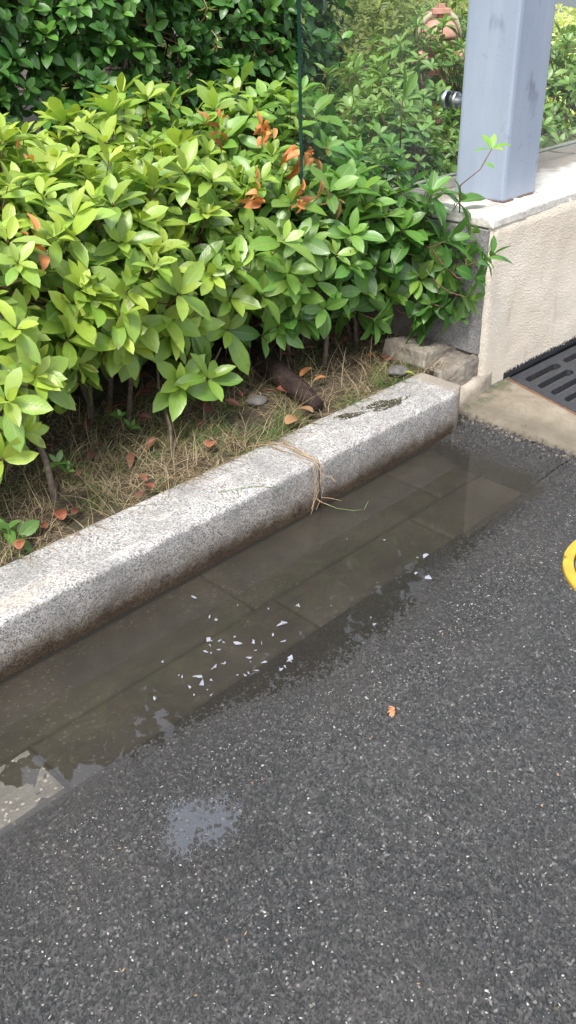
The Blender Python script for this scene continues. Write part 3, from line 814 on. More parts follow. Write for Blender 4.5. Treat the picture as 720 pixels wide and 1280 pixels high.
# grate: slanted frame with rounded slots, thickness and pit below
grate = empty('drain_grate', (2.98, 1.80, .03)); tag(grate, 'black cast iron drain grate with long slots at the foot of the wall', 'drain grate')
O2 = Vector((2.984, 1.812)); U = Vector((1, -.02)); Vv = Vector((-.30, -1))
def gpt(u, v, z): p = O2+U*u+Vv*v; return (p.x, p.y, z)
us = .042; slots = []
for c in range(3):
    u0 = .040+c*.275
    for r_ in range(5):
        v0 = .046+r_*.072; slots.append((u0, u0+.235, v0, v0+.041))
bm = bmesh.new(); outer = []
W_, H_ = .86, .385
def loop_pts(pts): return pts
def slot_outline(s, k=6):
    u0,u1,v0,v1 = s; r = (v1-v0)/2; cv = (v0+v1)/2; out = []
    for i in range(k+1): t = math.pi/2+math.pi*i/k; out.append((u0+r+r*math.cos(t), cv+r*math.sin(t)))
    for i in range(k+1): t = -math.pi/2+math.pi*i/k; out.append((u1-r+r*math.cos(t), cv+r*math.sin(t)))
    return out
def ring_edges(pts, z):
    vs = [bm.verts.new(gpt(u, v, z)) for u, v in pts]
    return [bm.edges.new((vs[i], vs[(i+1)%len(vs)])) for i in range(len(vs))]
edges = ring_edges([(0,0),(W_,0),(W_,H_),(0,H_)], .037)
for s in slots: edges += ring_edges(slot_outline(s), .037)
bmesh.ops.triangle_fill(bm, edges=edges, use_beauty=True)
r = bmesh.ops.extrude_face_region(bm, geom=bm.faces[:])
for v in r['geom']:
    if isinstance(v, bmesh.types.BMVert): v.co.z -= .026
link('slotted_plate', bm_mesh(bm, 'plate'), M['iron'], grate)
bm = bmesh.new()
for a in (((-.012,-.001),(-.0005,H_+.012)), ((-.0005,H_+.0005),(W_,H_+.012))):
    (u0,v0),(u1,v1) = a
    vs = [bm.verts.new(gpt(u, v, z)) for z in (.0,.0355) for u, v in ((u0,v0),(u1,v0),(u1,v1),(u0,v1))]
    for f in ((0,1,2,3),(4,5,6,7),(0,1,5,4),(1,2,6,5),(2,3,7,6),(3,0,4,7)): bm.faces.new([vs[i] for i in f])
link('frame', bm_mesh(bm, 'frame'), M['rust'], grate)
# rusty slot walls standing just inside the plate
bm = bmesh.new()
for s in slots:
    o_ = slot_outline((s[0]-.001, s[1]+.001, s[2]-.001, s[3]+.001))
    A = [bm.verts.new(gpt(u, v, .0105)) for u, v in o_]; B = [bm.verts.new(gpt(u, v, -.012)) for u, v in o_]
    for i in range(len(A)): bm.faces.new((A[i], A[(i+1)%len(A)], B[(i+1)%len(A)], B[i]))
link('slot_flange', bm_mesh(bm, 'flange'), M['rust'], grate)
bm = bmesh.new()
vs = [bm.verts.new(gpt(u, v, z)) for z in (-.25,.0) for u, v in ((-.002,0),(W_,0),(W_,H_),(-.002,H_))]
for f in ((0,1,2,3),(0,1,5,4),(1,2,6,5),(2,3,7,6),(3,0,4,7)): bm.faces.new([vs[i] for i in f])
tag(link('drain_pit', bm_mesh(bm, 'pit'), M['pit']), 'dark pit under the drain grate', kind='structure')

# ------------------------------------------------------------------ yellow cover
mc = Vector((2.130, .786)); mr = .231
cover = empty('manhole_cover', (mc.x, mc.y, .01)); tag(cover, 'yellow painted round iron cover cut off by the right edge', 'manhole cover')
def disc(r0, r1, z0, z1, notch=False, n=120):
    """ring r0..r1 with a rounded top edge"""
    bm = bmesh.new(); prof = [(r0,z0),(r0,z1-.002),(r0+.002,z1),(r1-.004,z1),(r1-.001,z1-.002),(r1,z0)]; rings = []
    for r, z in prof:
        ring = []
        for i in range(n):
            t = 6.28318*i/n; rr = r
            if notch and r > r0+.02:
                for tn in (math.atan2(.824-mc.y, 1.918-mc.x), 0.6, 2.0, -1.2):
                    dd = abs((t-tn+math.pi) % (2*math.pi)-math.pi)
                    rr -= .013*max(0, 1-dd/.05)
            ring.append(bm.verts.new((mc.x+rr*math.cos(t), mc.y+rr*math.sin(t), z)))
        rings.append(ring)
    for p, q in zip(rings, rings[1:]):
        for i in range(n): bm.faces.new((p[i], p[(i+1)%n], q[(i+1)%n], q[i]))
    return bm
link('outer_ring', bm_mesh(disc(.200, mr, .0, .020, True), 'ring'), M['yellow'], cover)
link('lid', bm_mesh(disc(.001, .195, .0, .0185), 'lid'), M['yellow_worn'], cover)

# ------------------------------------------------------------------ thin pale angular flecks set on the puddle, and litter
flk = [(243,747,5),(262,772,6),(270,775,5),(297,757,3),(336,761,5),(352,779,9),(372,757,4),(341,793,3),(355,801,6),(294,796,5),(297,804,5),(262,800,8),(262,806,6),(274,801,3),(280,803,3),(317,802,5),(327,803,4),(257,815,3),(264,816,3),(274,812,3),(312,823,6),(313,827,5),(332,827,7),(281,829,4),(268,834,6),(203,827,5),(249,846,8),(252,854,7),(228,846,4),(224,844,3),(237,859,5),(297,844,3),(306,844,4),(311,842,4),(322,838,4),(350,837,6),(356,833,5),(362,826,7),(364,820,4),(259,862,3),(264,869,6),(193,873,6),(320,813,2),(532,694,6),(521,697,2),(533,722,7),(519,716,4),(481,675,5),(469,780,6),(464,772,3),(414,757,2),(372,730,2),(434,674,2),(362,823,6),(263,850,4),(243,868,3)]
CAM = Vector((0,0,1.5))
Rw = Matrix(((0.71354665,-0.38156602,0.58758706),(-0.70017321,-0.35883877,0.61724567),(-0.02467096,-0.85184629,-0.52321051)))
def spot(u, v, z=0.):
    d = Rw @ Vector((u-360, v-640, 1124.)); return CAM + d*((z-1.5)/d.z)
rnd = random.Random(5)
for i, (u, v, s) in enumerate(flk):
    p = spot(u, v, .0014); q = s*.0018*.85
    k = rnd.choice([3,4,5,5,6,7]); bm = bmesh.new(); rot = rnd.uniform(0,6.28); asp = rnd.uniform(.35,.8); pts = []
    for j in range(k):
        t = 6.283*j/k+rnd.uniform(-.5,.5); r = q*rnd.choice([.3,.45,.8,1.2,1.7])
        x, y = r*math.cos(t), r*asp*math.sin(t); pts.append((x*math.cos(rot)-y*math.sin(rot), x*math.sin(rot)+y*math.cos(rot)))
    lo_ = [bm.verts.new((x, y, -.0008)) for x, y in pts]; hi = [bm.verts.new((x*.96, y*.96, .0006+rnd.uniform(0,.0012))) for x, y in pts]
    bm.faces.new(lo_[::-1]); bm.faces.new(hi)
    for j in range(k): bm.faces.new((lo_[j], lo_[(j+1)%k], hi[(j+1)%k], hi[j]))
    o = link('puddle_fleck', bm_mesh(bm, 'fleck'), M['fleck']); o.location = p
    lab = 'tiny white angular flake on the brown puddle'
    if i == 5: lab = 'largest white angular flake in the middle of the puddle'
    if i == 43: lab = 'forked white flake on the right part of the puddle'
    if i == 45: lab = 'white flake on the road edge of the puddle, farthest right'
    if i == 41: lab = 'lone white flake at the lower left of the flake cluster'
    if i == 48: lab = 'white flake at the shallow road edge below the lone right seam'
    tag(o, lab, 'fleck', 'white flecks on the puddle')

def dry_leaf(p, L, W, az, tilt, curl, col, lab, group=None, name='fallen_leaf', cat='leaf', fold=.85, roll=0):
    D = np.array([[math.cos(az)*math.cos(tilt), math.sin(az)*math.cos(tilt), math.sin(tilt)]])
    N = np.array([[math.sin(roll)*math.sin(az), -math.sin(roll)*math.cos(az), math.cos(roll)]])
    me = leaves_mesh('leaf', np.zeros((1,3)), D, N, np.array([L]), np.array([W]), np.array([curl+.25]), np.array([fold]), np.array([col]), 'oval')
    o = link(name, me, M['leaf_dry']); o.location = p
    sub = o.modifiers.new('s', 'SUBSURF'); sub.levels = 1; sub.render_levels = 1
    so = o.modifiers.new('t', 'SOLIDIFY'); so.thickness = .0006
    tag(o, lab, cat, group); return o
G1 = 'brown fallen leaves on the soil'
OR = (.48,.21,.08); TAN = (.42,.24,.12); RB = (.20,.07,.04); PK = (.35,.13,.07)
def lf(u, v, L, W, az, tilt, curl, col, lab, dz=.012, roll=0.0):
    p = spot(u, v, .165); p.z = max(float(soil_z(np.array(p.x), np.array(p.y))), .150)+dz+.012
    if p.y < 1.94: p.z = .172+dz*.5
    return dry_leaf(p, L, W, az, tilt, curl, col, lab, G1, roll=roll)
lf(356,534,.085,.040,.15,.18,.15,TAN,'large pale tan fallen leaf leaning on the kerb top', .010, .3)
lf(392,520,.060,.030,1.9,.5,.2,(.30,.17,.09),'folded brown leaf beside the large tan leaf')
lf(375,478,.075,.030,.1,.25,-.2,OR,'orange fallen leaf above the dark log end', .02)
lf(408,478,.05,.022,2.6,.3,.2,OR,'small orange leaf by the log next to the upper orange leaf', .02)
lf(350,455,.07,.034,-.3,.2,.3,RB,'red brown leaf between the thin stems behind the log', .02)
lf(372,447,.07,.032,.6,.1,.2,RB,'red brown leaf right of the stems behind the log', .02)
lf(480,452,.06,.03,.9,.2,.3,PK,'reddish leaf below the right end of the shrubs')
lf(492,455,.05,.028,2.2,.3,.3,(.16,.05,.04),'dark maroon leaf beside the reddish leaf near the right kerb end')
lf(512,432,.06,.028,.4,.15,.1,OR,'bright orange leaf against the mortar slab', .01)
lf(545,440,.05,.022,-.5,.2,.1,(.45,.18,.05),'orange leaf wedged behind the broken concrete lump', .01)
lf(505,468,.045,.02,-.8,.1,.1,(.30,.34,.08),'yellow green fallen leaf at the kerb end', .008)
lf(262,565,.055,.04,.8,.5,.5,PK,'crumpled orange brown leaf below the middle shrub', .015)
lf(80,655,.065,.036,1.3,.55,.5,(.34,.10,.055),'upright rust coloured leaf at the back of the left kerb')
lf(60,665,.05,.026,1.6,.3,.4,RB,'narrow rust leaf left of the upright rust leaf')
lf(93,648,.05,.026,.7,.3,.4,RB,'curled rust leaf right of the upright rust leaf')
lf(25,692,.05,.03,.9,.5,.3,(.36,.13,.07),'torn orange brown leaf at the far left kerb back')
lf(195,615,.05,.024,1.8,.4,.3,RB,'brown leaf standing against the kerb left of the root joint')
lf(183,606,.05,.022,1.3,.5,.3,(.25,.10,.06),'second brown leaf leaning on its neighbour at the kerb back')
lf(170,627,.05,.02,.1,.1,.1,(.18,.07,.05),'flat dark brown leaf under the pair at the kerb back')
lf(22,560,.06,.03,.3,.2,.4,RB,'brown leaf in the shade under the left shrub')
lf(185,500,.085,.04,.2,.25,.2,(.20,.08,.05),'large dark brown leaf in the shade behind the small seedling', .02)
lf(230,510,.07,.04,.9,.3,.2,(.24,.09,.05),'dark brown leaf right of the large one in the shade', .02)
lf(325,470,.05,.026,.5,.1,.1,(.30,.12,.07),'small brown leaf lying on the dark log', .05)
for i in range(58):
    u, v = rnd.uniform(40,480), 0
    v = 655-u*.42-rnd.uniform(5,120)
    lf(u, v, rnd.uniform(.035,.075), rnd.uniform(.018,.032), rnd.uniform(0,6.28), rnd.uniform(-.05,.35), rnd.uniform(-.1,.5), tuple(c*rnd.uniform(.6,1.1) for c in RB), 'small brown dead leaf lying among the dry grass', rnd.uniform(.006,.024), rnd.uniform(-.6,.6))
# curled crumb of a leaf on the road
r = empty('withered_leaf', (0,0,0)); p = spot(492, 890, .008); r.location = p; tag(r, 'small curled orange withered leaf lying alone on the asphalt', 'leaf')
for k in range(7):
    az = rnd.gauss(.4 if k % 2 else 3.3, .75); me = leaves_mesh('lobe', np.array([[p.x, p.y, p.z+.004]]), np.array([[math.cos(az), math.sin(az), .45+.1*math.sin(k*3)]]), np.array([[0,0,1.]]), np.array([.013+.004*(k%3)]), np.array([.0085]), np.array([.9]), np.array([.8]), np.array([[.52,.25,.12]]), 'lance')
    link('leaf_lobe', me, M['leaf_dry'], r)

# log
tb = Tubes(); pts = [(2.045,1.985,.178),(2.07,2.08,.19),(2.115,2.25,.20),(2.19,2.48,.21),(2.26,2.68,.215)]
tb.add(pts, [.026,.036,.040,.042,.040], 18)
me = tb.mesh('log'); bm = bmesh.new(); bm.from_mesh(me); bmesh.ops.subdivide_edges(bm, edges=bm.edges[:], cuts=3, use_grid_fill=True)
for v in bm.verts:
    c = Vector((2.10+ (v.co.y-2.2)*.33, v.co.y, .195)); d = v.co-c; ang = math.atan2(d.z, d.x)
    v.co += d*(.10*mn.noise(Vector((math.cos(ang)*6, math.sin(ang)*6, v.co.y*3))))
o = link('rotten_log', bm_mesh(bm, 'log', True), M['wood']); tag(o, 'dark rotten log lying in the soil under the shrubs', 'log')

# ------------------------------------------------------------------ shrubs
ROS_H = 0
def rosettes(P, A, n_lo, n_hi, L0, Wr, tone_fn, spread=(.05, 1.15), curl=(.1,.45)):
    """whorls of leaves at points P with axes A -> arrays for leaves_mesh"""
    O=[];D=[];N=[];Ls=[];Ws=[];C=[]
    for p, a in zip(P, A):
        a = a/np.linalg.norm(a)
        t1 = np.cross(a, [.3,.9,.1]); t1 /= np.linalg.norm(t1); t2 = np.cross(a, t1)
        k = rng.integers(n_lo, n_hi+1); ph = rng.uniform(0, 6.28); Lr = L0*rng.uniform(.62, 1.12)
        tone = tone_fn(p)
        for j in range(k):
            f = (j+.5)/k                                   # 0 inner .. 1 outer
            az = ph + j*2.39996 + rng.normal(0,.28)
            el = spread[1]*(1-f) + spread[0]*f + rng.normal(0,.19)
            rad = t1*math.cos(az)+t2*math.sin(az)
            d = rad*math.cos(el)+a*math.sin(el)
            nn = a*math.cos(el)-rad*math.sin(el)+rng.normal(0,.12,3)
            l = Lr*(.55+.55*f**.6)*rng.uniform(.70,1.12)
            O.append(p - a*(.012*f*Lr/.08) + rad*.003); D.append(d); N.append(nn); Ls.append(l); Ws.append(l*Wr*rng.uniform(.88,1.15))
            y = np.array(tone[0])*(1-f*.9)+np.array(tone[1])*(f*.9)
            C.append(y*rng.uniform(.75,1.22))
    n = len(O)
    return [np.array(O), np.array(D), np.array(N), np.array(Ls), np.array(Ws), rng.uniform(curl[0], curl[1], n), rng.uniform(.12,.5, n), np.array(C)]

def blob_points(b, blobs, spacing, jit, cut=.88, face=True, zmin=.2):
    c, r = np.array(b[:3]), np.array(b[3:6])
    area = 4*math.pi*((r[0]*r[1])**1.6/3+(r[0]*r[2])**1.6/3+(r[1]*r[2])**1.6/3)**(1/1.6)
    n = int(area/(spacing**2)); i = np.arange(n)+.5
    ph = np.arccos(1-2*i/n); th = i*2.39996*1.0 + rng.uniform(0,6.28)
    d = np.stack([np.cos(th)*np.sin(ph), np.sin(th)*np.sin(ph), np.cos(ph)], -1) + rng.normal(0,.05,(n,3)); d = unit(d)
    s = 1+rng.uniform(-jit, jit*.6, (n,1)); P = c+d*r*s
    nrm = unit(d/r)
    ok = P[:, 2] > zmin
    for o in blobs:
        if o is b: continue
        q = (P-np.array(o[:3]))/np.array(o[3:6]); ok &= (np.linalg.norm(q, axis=1) > cut)
    if face:
        v = unit(np.array([0,0,1.5])-P); ok &= ((v*nrm).sum(1) > -.35) | (nrm[:, 2] > .2)
    return P[ok], nrm[ok]

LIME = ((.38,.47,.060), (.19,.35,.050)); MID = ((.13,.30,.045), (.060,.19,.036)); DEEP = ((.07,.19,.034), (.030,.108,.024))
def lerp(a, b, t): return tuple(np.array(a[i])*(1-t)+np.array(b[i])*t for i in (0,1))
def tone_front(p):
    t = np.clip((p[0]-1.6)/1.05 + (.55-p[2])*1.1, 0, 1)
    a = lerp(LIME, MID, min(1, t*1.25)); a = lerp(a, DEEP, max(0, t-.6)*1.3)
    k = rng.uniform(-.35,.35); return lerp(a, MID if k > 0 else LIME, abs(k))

# blobs: centre, radii, label
FRONT = [
 (.62,2.36,.52,.36,.32,.36,'lime green shrub spilling over the kerb at the left edge'),
 (1.10,2.52,.64,.36,.36,.34,'lime yellow shrub with a rust coloured leaf tuft beside the left edge'),
 (1.52,2.52,.66,.34,.36,.32,'tall lime green shrub left of the middle of the bed'),
 (1.92,2.62,.62,.34,.38,.33,'bright green shrub above the dark log'),
 (2.34,2.46,.56,.32,.32,.33,'mid green shrub with dead orange sprays in front of the glass edge'),
 (2.66,2.38,.54,.28,.30,.30,'deep green shrub with glossy leaves just left of the wall end'),
 (2.86,2.14,.52,.22,.24,.21,'deep green shrub overhanging the granite wall end'),
 (1.35,3.00,.66,.45,.42,.40,'pale green shrub at the back left against the dark hedge'),
 (2.05,3.02,.64,.45,.42,.40,'pale green shrub at the back under the middle of the dark hedge'),
 (2.72,2.98,.62,.42,.38,.42,'green shrub at the back behind the left end of the glass'),
]
SH_GROUP = 'light green evergreen shrubs in the bed'
def stems_for(c, r, tips, n_main, base_z, rr=.009):
    tb = Tubes(); base = Vector((c[0], c[1], base_z)); mains = []
    for k in range(n_main):
        a = 6.28*k/n_main+random.uniform(-.4,.4)
        b0 = base+Vector((math.cos(a)*.05+random.gauss(0,.03), math.sin(a)*.05+random.gauss(0,.03), -.03))
        top = Vector((c[0]+math.cos(a)*r[0]*.5, c[1]+math.sin(a)*r[1]*.5, c[2]+r[2]*.35))
        mid = b0.lerp(top, .5)+Vector((random.gauss(0,.03), random.gauss(0,.03), .02))
        tb.add([b0, b0.lerp(mid,.5)+Vector((random.gauss(0,.012),random.gauss(0,.012),0)), mid, mid.lerp(top,.5), top], [rr*1.15, rr, rr*.8, rr*.6, rr*.4], 7)
        mains += [(mid, rr*.5), (mid.lerp(top,.5), rr*.45), (top, rr*.35)]
    tw = Tubes()
    for p, a in tips:
        p = Vector(p); a = Vector(a).normalized()
        m, r0 = min(mains, key=lambda q: (q[0]-p).length)
        st = p-a*.07
        tw.add([m, m.lerp(st,.55)+Vector((0,0,-.015)), st, p+a*.004], [min(r0,.0035), .0026, .0021, .0017], 5, False)
    return tb, tw
def build_shrub(b, blobs, spacing, L0, name='evergreen_shrub', cat='shrub', tone=tone_front, group=SH_GROUP, shape='obovate', Wr=.425, mat='leaf', n=(6,9), inner=1.0, dead=(), jit=.16, cut=.86, upw=.75, twigs=True, zmin=.20, extra=()):
    c, r = b[:3], b[3:6]
    root = empty(name, (c[0], c[1], .16)); tag(root, b[6], cat, group)
    P, Nn = blob_points(b, blobs, spacing, jit, cut, zmin=zmin)
    A = unit(Nn*.75 + np.array([0,0,upw]) + rng.normal(0,.22,Nn.shape))
    if len(extra):
        P = np.concatenate([P, np.array([e[0] for e in extra])]); A = np.concatenate([A, unit(np.array([e[1] for e in extra]))])
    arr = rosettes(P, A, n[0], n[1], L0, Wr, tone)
    # inner layer, sparser and deeper
    m = int(len(P)*inner)
    if m:
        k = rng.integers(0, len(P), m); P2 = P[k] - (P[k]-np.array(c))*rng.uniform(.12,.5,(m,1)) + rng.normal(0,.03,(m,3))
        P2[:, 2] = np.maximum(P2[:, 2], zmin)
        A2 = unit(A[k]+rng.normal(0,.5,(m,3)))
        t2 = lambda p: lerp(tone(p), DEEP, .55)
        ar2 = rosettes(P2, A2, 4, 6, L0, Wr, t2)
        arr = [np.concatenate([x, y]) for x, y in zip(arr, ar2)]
        tips = list(zip(P, A)) + list(zip(P2, A2))[::3]
    else: tips = list(zip(P, A))
    tipP = arr[0]+unit(arr[1])*arr[3][:, None]
    inw = lambda q: (q[:, 0] > 2.775) & (q[:, 1] > 1.80) & (q[:, 2] < .715) & (q[:, 1] < 2.46)
    ok = ~(inw(arr[0]) | inw(tipP) | inw((arr[0]+tipP)/2)); arr = [x[ok] for x in arr]
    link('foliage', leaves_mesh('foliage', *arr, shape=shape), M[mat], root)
    if twigs:
        tb, tw = stems_for(c, r, tips, 5, .15)
        nb_, nv_ = len(tb.F), len(tb.V)
        tb.V += tw.V; tb.F += [tuple(q+nv_ for q in f) for f in tw.F]
        me = tb.mesh(); o = link('branches', me, M['bark'], root); me.materials.append(M['twig'])
        mi = np.zeros(len(me.polygons), dtype=np.int32); mi[nb_:] = 1; me.polygons.foreach_set('material_index', mi)
    for (q, ax, L, kk) in dead:
        ar = rosettes(np.array([q]), np.array([ax]), kk+2, kk+4, L, .42, lambda p: random.choice([((.66,.27,.07),(.44,.14,.04)), ((.50,.17,.05),(.22,.07,.03)), ((.62,.36,.17),(.30,.12,.05))]), spread=(-1.0,.7), curl=(.2,.9))
        ar[1] = ar[1]+rng.normal(0,.55,ar[1].shape); ar[0] = ar[0]+rng.normal(0,.018,ar[0].shape); ar[3] = ar[3]*rng.uniform(.55,1.1,len(ar[3])); ar[6] = ar[6]+.5
        link('dead_leaves', leaves_mesh('dead_leaves', *ar, shape='oval'), M['leaf_dry'], root)
    return root
def at(u, v, Y):
    d = Rw @ Vector((u-360, v-640, 1124.)); p = CAM + d*(Y/d.y); return (p.x, p.y, p.z)
DEAD = {1: [(at(45,305,2.24), (.1,-.6,.5), .075, 1), (at(18,418,2.2), (-.1,-.6,.6), .05, 0), (at(32,190,2.5), (0,-.4,.8), .06, 0)],
        4: [(at(372,190,2.33), (.1,-.5,.6), .085, 6), (at(318,240,2.2), (.2,-.7,.2), .08, 6), (at(378,245,2.2), (.3,-.7,.1), .08, 6), (at(415,240,2.2), (.5,-.6,.3), .07, 4), (at(395,190,2.35), (.3,-.3,.8), .06, 5), (at(330,165,2.5), (0,-.3,.9), .06, 4)],
        3: [(at(272,155,2.7), (0,-.4,.7), .08, 4), (at(330,160,2.6), (0,-.4,.7), .07, 4)]}
EXTRA = {0: [(at(8,500,2.0),(-.2,-.6,.6)), (at(5,575,1.99),(0,-.8,.3)), (at(30,540,2.05),(.2,-.7,.2)), (at(45,470,2.08),(.1,-.7,.6))],
         1: [(at(28,470,2.12),(-.1,-.6,.7)), (at(100,360,2.2),(.1,-.6,.8)), (at(20,410,2.1),(-.2,-.6,.7))],
         2: [(at(150,395,2.15),(0,-.6,.8)), (at(190,320,2.25),(.1,-.5,.8)), (at(160,430,2.22),(.1,-.8,.3)), (at(215,420,2.25),(.1,-.8,.3))],
         3: [(at(262,472,2.14),(.1,-.7,.8)), (at(225,478,2.2),(-.3,-.6,.5)), (at(295,335,2.2),(.1,-.6,.8)), (at(330,370,2.2),(.1,-.7,.4)), (at(240,400,2.3),(.1,-.7,.4))],
         4: [(at(380,400,2.2),(.1,-.7,.2)), (at(330,420,2.25),(.1,-.7,.0)), (at(440,330,2.1),(.2,-.7,.5)), (at(355,300,2.1),(.1,-.6,.7))],
         5: [(at(520,395,2.05),(.3,-.7,-.1)), (at(470,400,2.1),(.1,-.7,-.1)), (at(490,180,2.3),(.1,-.1,1))],
         6: [(at(560,385,1.93),(.3,-.7,-.1)), (at(608,322,1.72),(.4,-.7,.4)), (at(596,348,1.74),(.2,-.8,.1)), (at(575,250,2.0),(.3,-.4,.8)), (at(540,240,2.05),(.1,-.3,1)), (at(560,300,1.9),(.3,-.7,.4)), (at(590,290,1.9),(.5,-.5,.5)), (at(585,372,1.78),(.2,-.8,-.1))]}
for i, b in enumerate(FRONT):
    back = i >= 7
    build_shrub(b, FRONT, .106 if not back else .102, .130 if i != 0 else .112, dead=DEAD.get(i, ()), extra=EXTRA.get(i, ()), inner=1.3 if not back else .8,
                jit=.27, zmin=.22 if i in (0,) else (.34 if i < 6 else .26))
# slender shoot in front of the post
sh = empty('shrub_shoot', (2.97,1.98,.60)); tag(sh, 'slender red stemmed shoot with five small leaves in front of the post', 'shoot')
tip = at(615,186,1.90); q = at(600,212,1.90); w = at(575,232,1.93)
tb = Tubes(); tb.add([(2.90,2.05,.58), w, q, tip], [.003,.0024,.002,.0017], 6)
link('stem', tb.mesh(), M['twig'], sh)
cr, cu, cf = np.array([.714,-.700,0]), np.array([.30,.28,.91]), np.array([-.59,-.62,.52])
Dl = np.array([-cr*.95+cu*.05+cf*.2, -cr*.45+cu*.75, cr*.15+cu*.85-cf*.2, cr*.8+cu*.35+cf*.1, cr*.5-cu*.1+cf*.5, cr*.8-cu*.25])
Ol = np.array([tip]*5+[at(606,204,1.90)])
link('leaves', leaves_mesh('leaves', Ol, Dl, np.array([cf+cu]*6)+rng.normal(0,.2,(6,3)), np.array([.066,.062,.060,.068,.045,.040]), np.array([.026,.026,.024,.026,.020,.020]), np.array([.3,.15,.1,.35,.3,.2]), np.full(6,.3), np.array([[.16,.36,.05],[.20,.40,.06],[.22,.42,.06],[.18,.38,.05],[.3,.4,.08],[.16,.36,.05]])), M['leaf'], sh)

# seedlings on the soil
for u, v, hgt, L, lab in ((152,528,.10,.055,'small seedling with round leaves in the dry grass'), (72,582,.07,.050,'smaller seedling by the leaning stem at the left'), (8,655,.05,.065,'broad leaved seedling at the left edge behind the kerb')):
    p = spot(u, v, .20+hgt*.3); z = float(soil_z(np.array(p.x), np.array(p.y)))
    s = empty('seedling', (p.x, p.y, z)); tag(s, lab, 'seedling', 'seedlings in the bed')
    tb = Tubes(); tb.add([(p.x+.01, p.y+.01, z-.01), (p.x, p.y, z+hgt*.5), (p.x, p.y, z+hgt)], [.002,.0017,.0014], 5)
    link('stem', tb.mesh(), M['twig'], s)
    ar = rosettes(np.array([[p.x,p.y,z+hgt],[p.x+.02,p.y-.02,z+hgt*.6]]), np.array([[0,-.3,1.],[.3,-.5,.7]]), 4, 5, L, .52, lambda p: ((.13,.25,.05),(.08,.19,.035)))
    link('leaves', leaves_mesh('leaves', *ar, shape='oval'), M['leaf'], s)
# bare leaning stems rooted in the soil
BST = [([(40,605),(70,628)], 'thick grey stem leaning out of the soil at the left', .010, (1.17,2.42,.52)),
       ([(215,570)], 'thin straight stem under the middle rosette', .0055, (1.62,2.30,.45)),
       ([(350,468)], 'thin pale stem left of the pair behind the log', .004, (2.30,2.45,.50)),
       ([(378,440)], 'dark stem behind the log, left of the thick pale stem', .007, (2.45,2.45,.5)),
       ([(405,462)], 'thick pale brown stem right of the log', .009, (2.43,2.30,.55)),
       ([(253,500)], 'short grey twig standing left of the dark log', .004, (1.85,2.25,.38))]
for pts, lab, rad, top in BST:
    p0 = spot(*pts[-1], .15); z = float(soil_z(np.array(p0.x), np.array(p0.y)))-.01
    a = Vector((p0.x, p0.y, z)); t = Vector(top); tb = Tubes()
    tb.add([a, a.lerp(t,.3)+Vector((.01,.0,-.012)), a.lerp(t,.65)+Vector((-.006,.01,-.008)), t], [rad*1.15, rad, rad*.85, rad*.6], 9)
    o = link('bare_stem', tb.mesh(), M['bark']); tag(o, lab, 'stem', 'bare stems under the shrubs')

# shrubs behind the glass
BACKG = [
 (3.30,2.72,.62,.34,.24,.36,'shrub behind the glass just left of the post'),
 (3.55,3.15,.62,.45,.40,.40,'shrub behind the glass below the dark hedge end'),
 (4.40,3.45,.62,.52,.42,.56,'loose shrub behind the glass in front of the red hydrant'),
 (4.55,2.95,.50,.45,.30,.40,'shrub seen through the right glass panel, nearest the post'),
 (5.30,3.30,.60,.50,.50,.50,'shrub seen through the right glass panel at the frame edge'),
 (4.95,4.00,.40,.40,.40,.42,'low shrub around the foot of the red hydrant'),
 (6.10,4.40,.60,.60,.60,.60,'far shrub seen right of the post above the coping'),
]
def tone_bg(p): return lerp(((.26,.36,.09),(.15,.25,.06)), MID, rng.uniform(0,.6))
for i, b in enumerate(BACKG):
    build_shrub(b, BACKG, .10 if i < 4 else .115, .085, tone=tone_bg, group='green shrubs behind the glass fence', inner=.6, jit=.25, upw=1.0)
tall = empty('shrub_shoot', at(490,170,2.20)); tag(tall, 'upright shoot with two long leaves in front of the glass', 'shoot')
p1 = at(503,125,2.18)
tb = Tubes(); tb.add([at(500,185,2.22), at(502,150,2.19), p1], [.003,.0024,.002], 6); link('stem', tb.mesh(), M['twig'], tall)
O_ = np.array([p1, p1, p1, p1]); D_ = np.array([[-.05,-.1,1],[.38,-.25,.75],[.5,-.4,.25],[-.4,-.5,.3]]); 
link('leaves', leaves_mesh('leaves', O_, D_, np.array([[.5,-.8,.1],[-.2,-.8,.5],[0,-.5,1],[0,-.5,1]]), np.array([.115,.10,.07,.07]), np.array([.042,.036,.03,.03]), np.array([.05,.1,.3,.3]), np.array([.4,.4,.3,.3]), np.array([[.10,.21,.04],[.12,.25,.045],[.12,.25,.045],[.1,.2,.04]])), M['leaf'], tall)

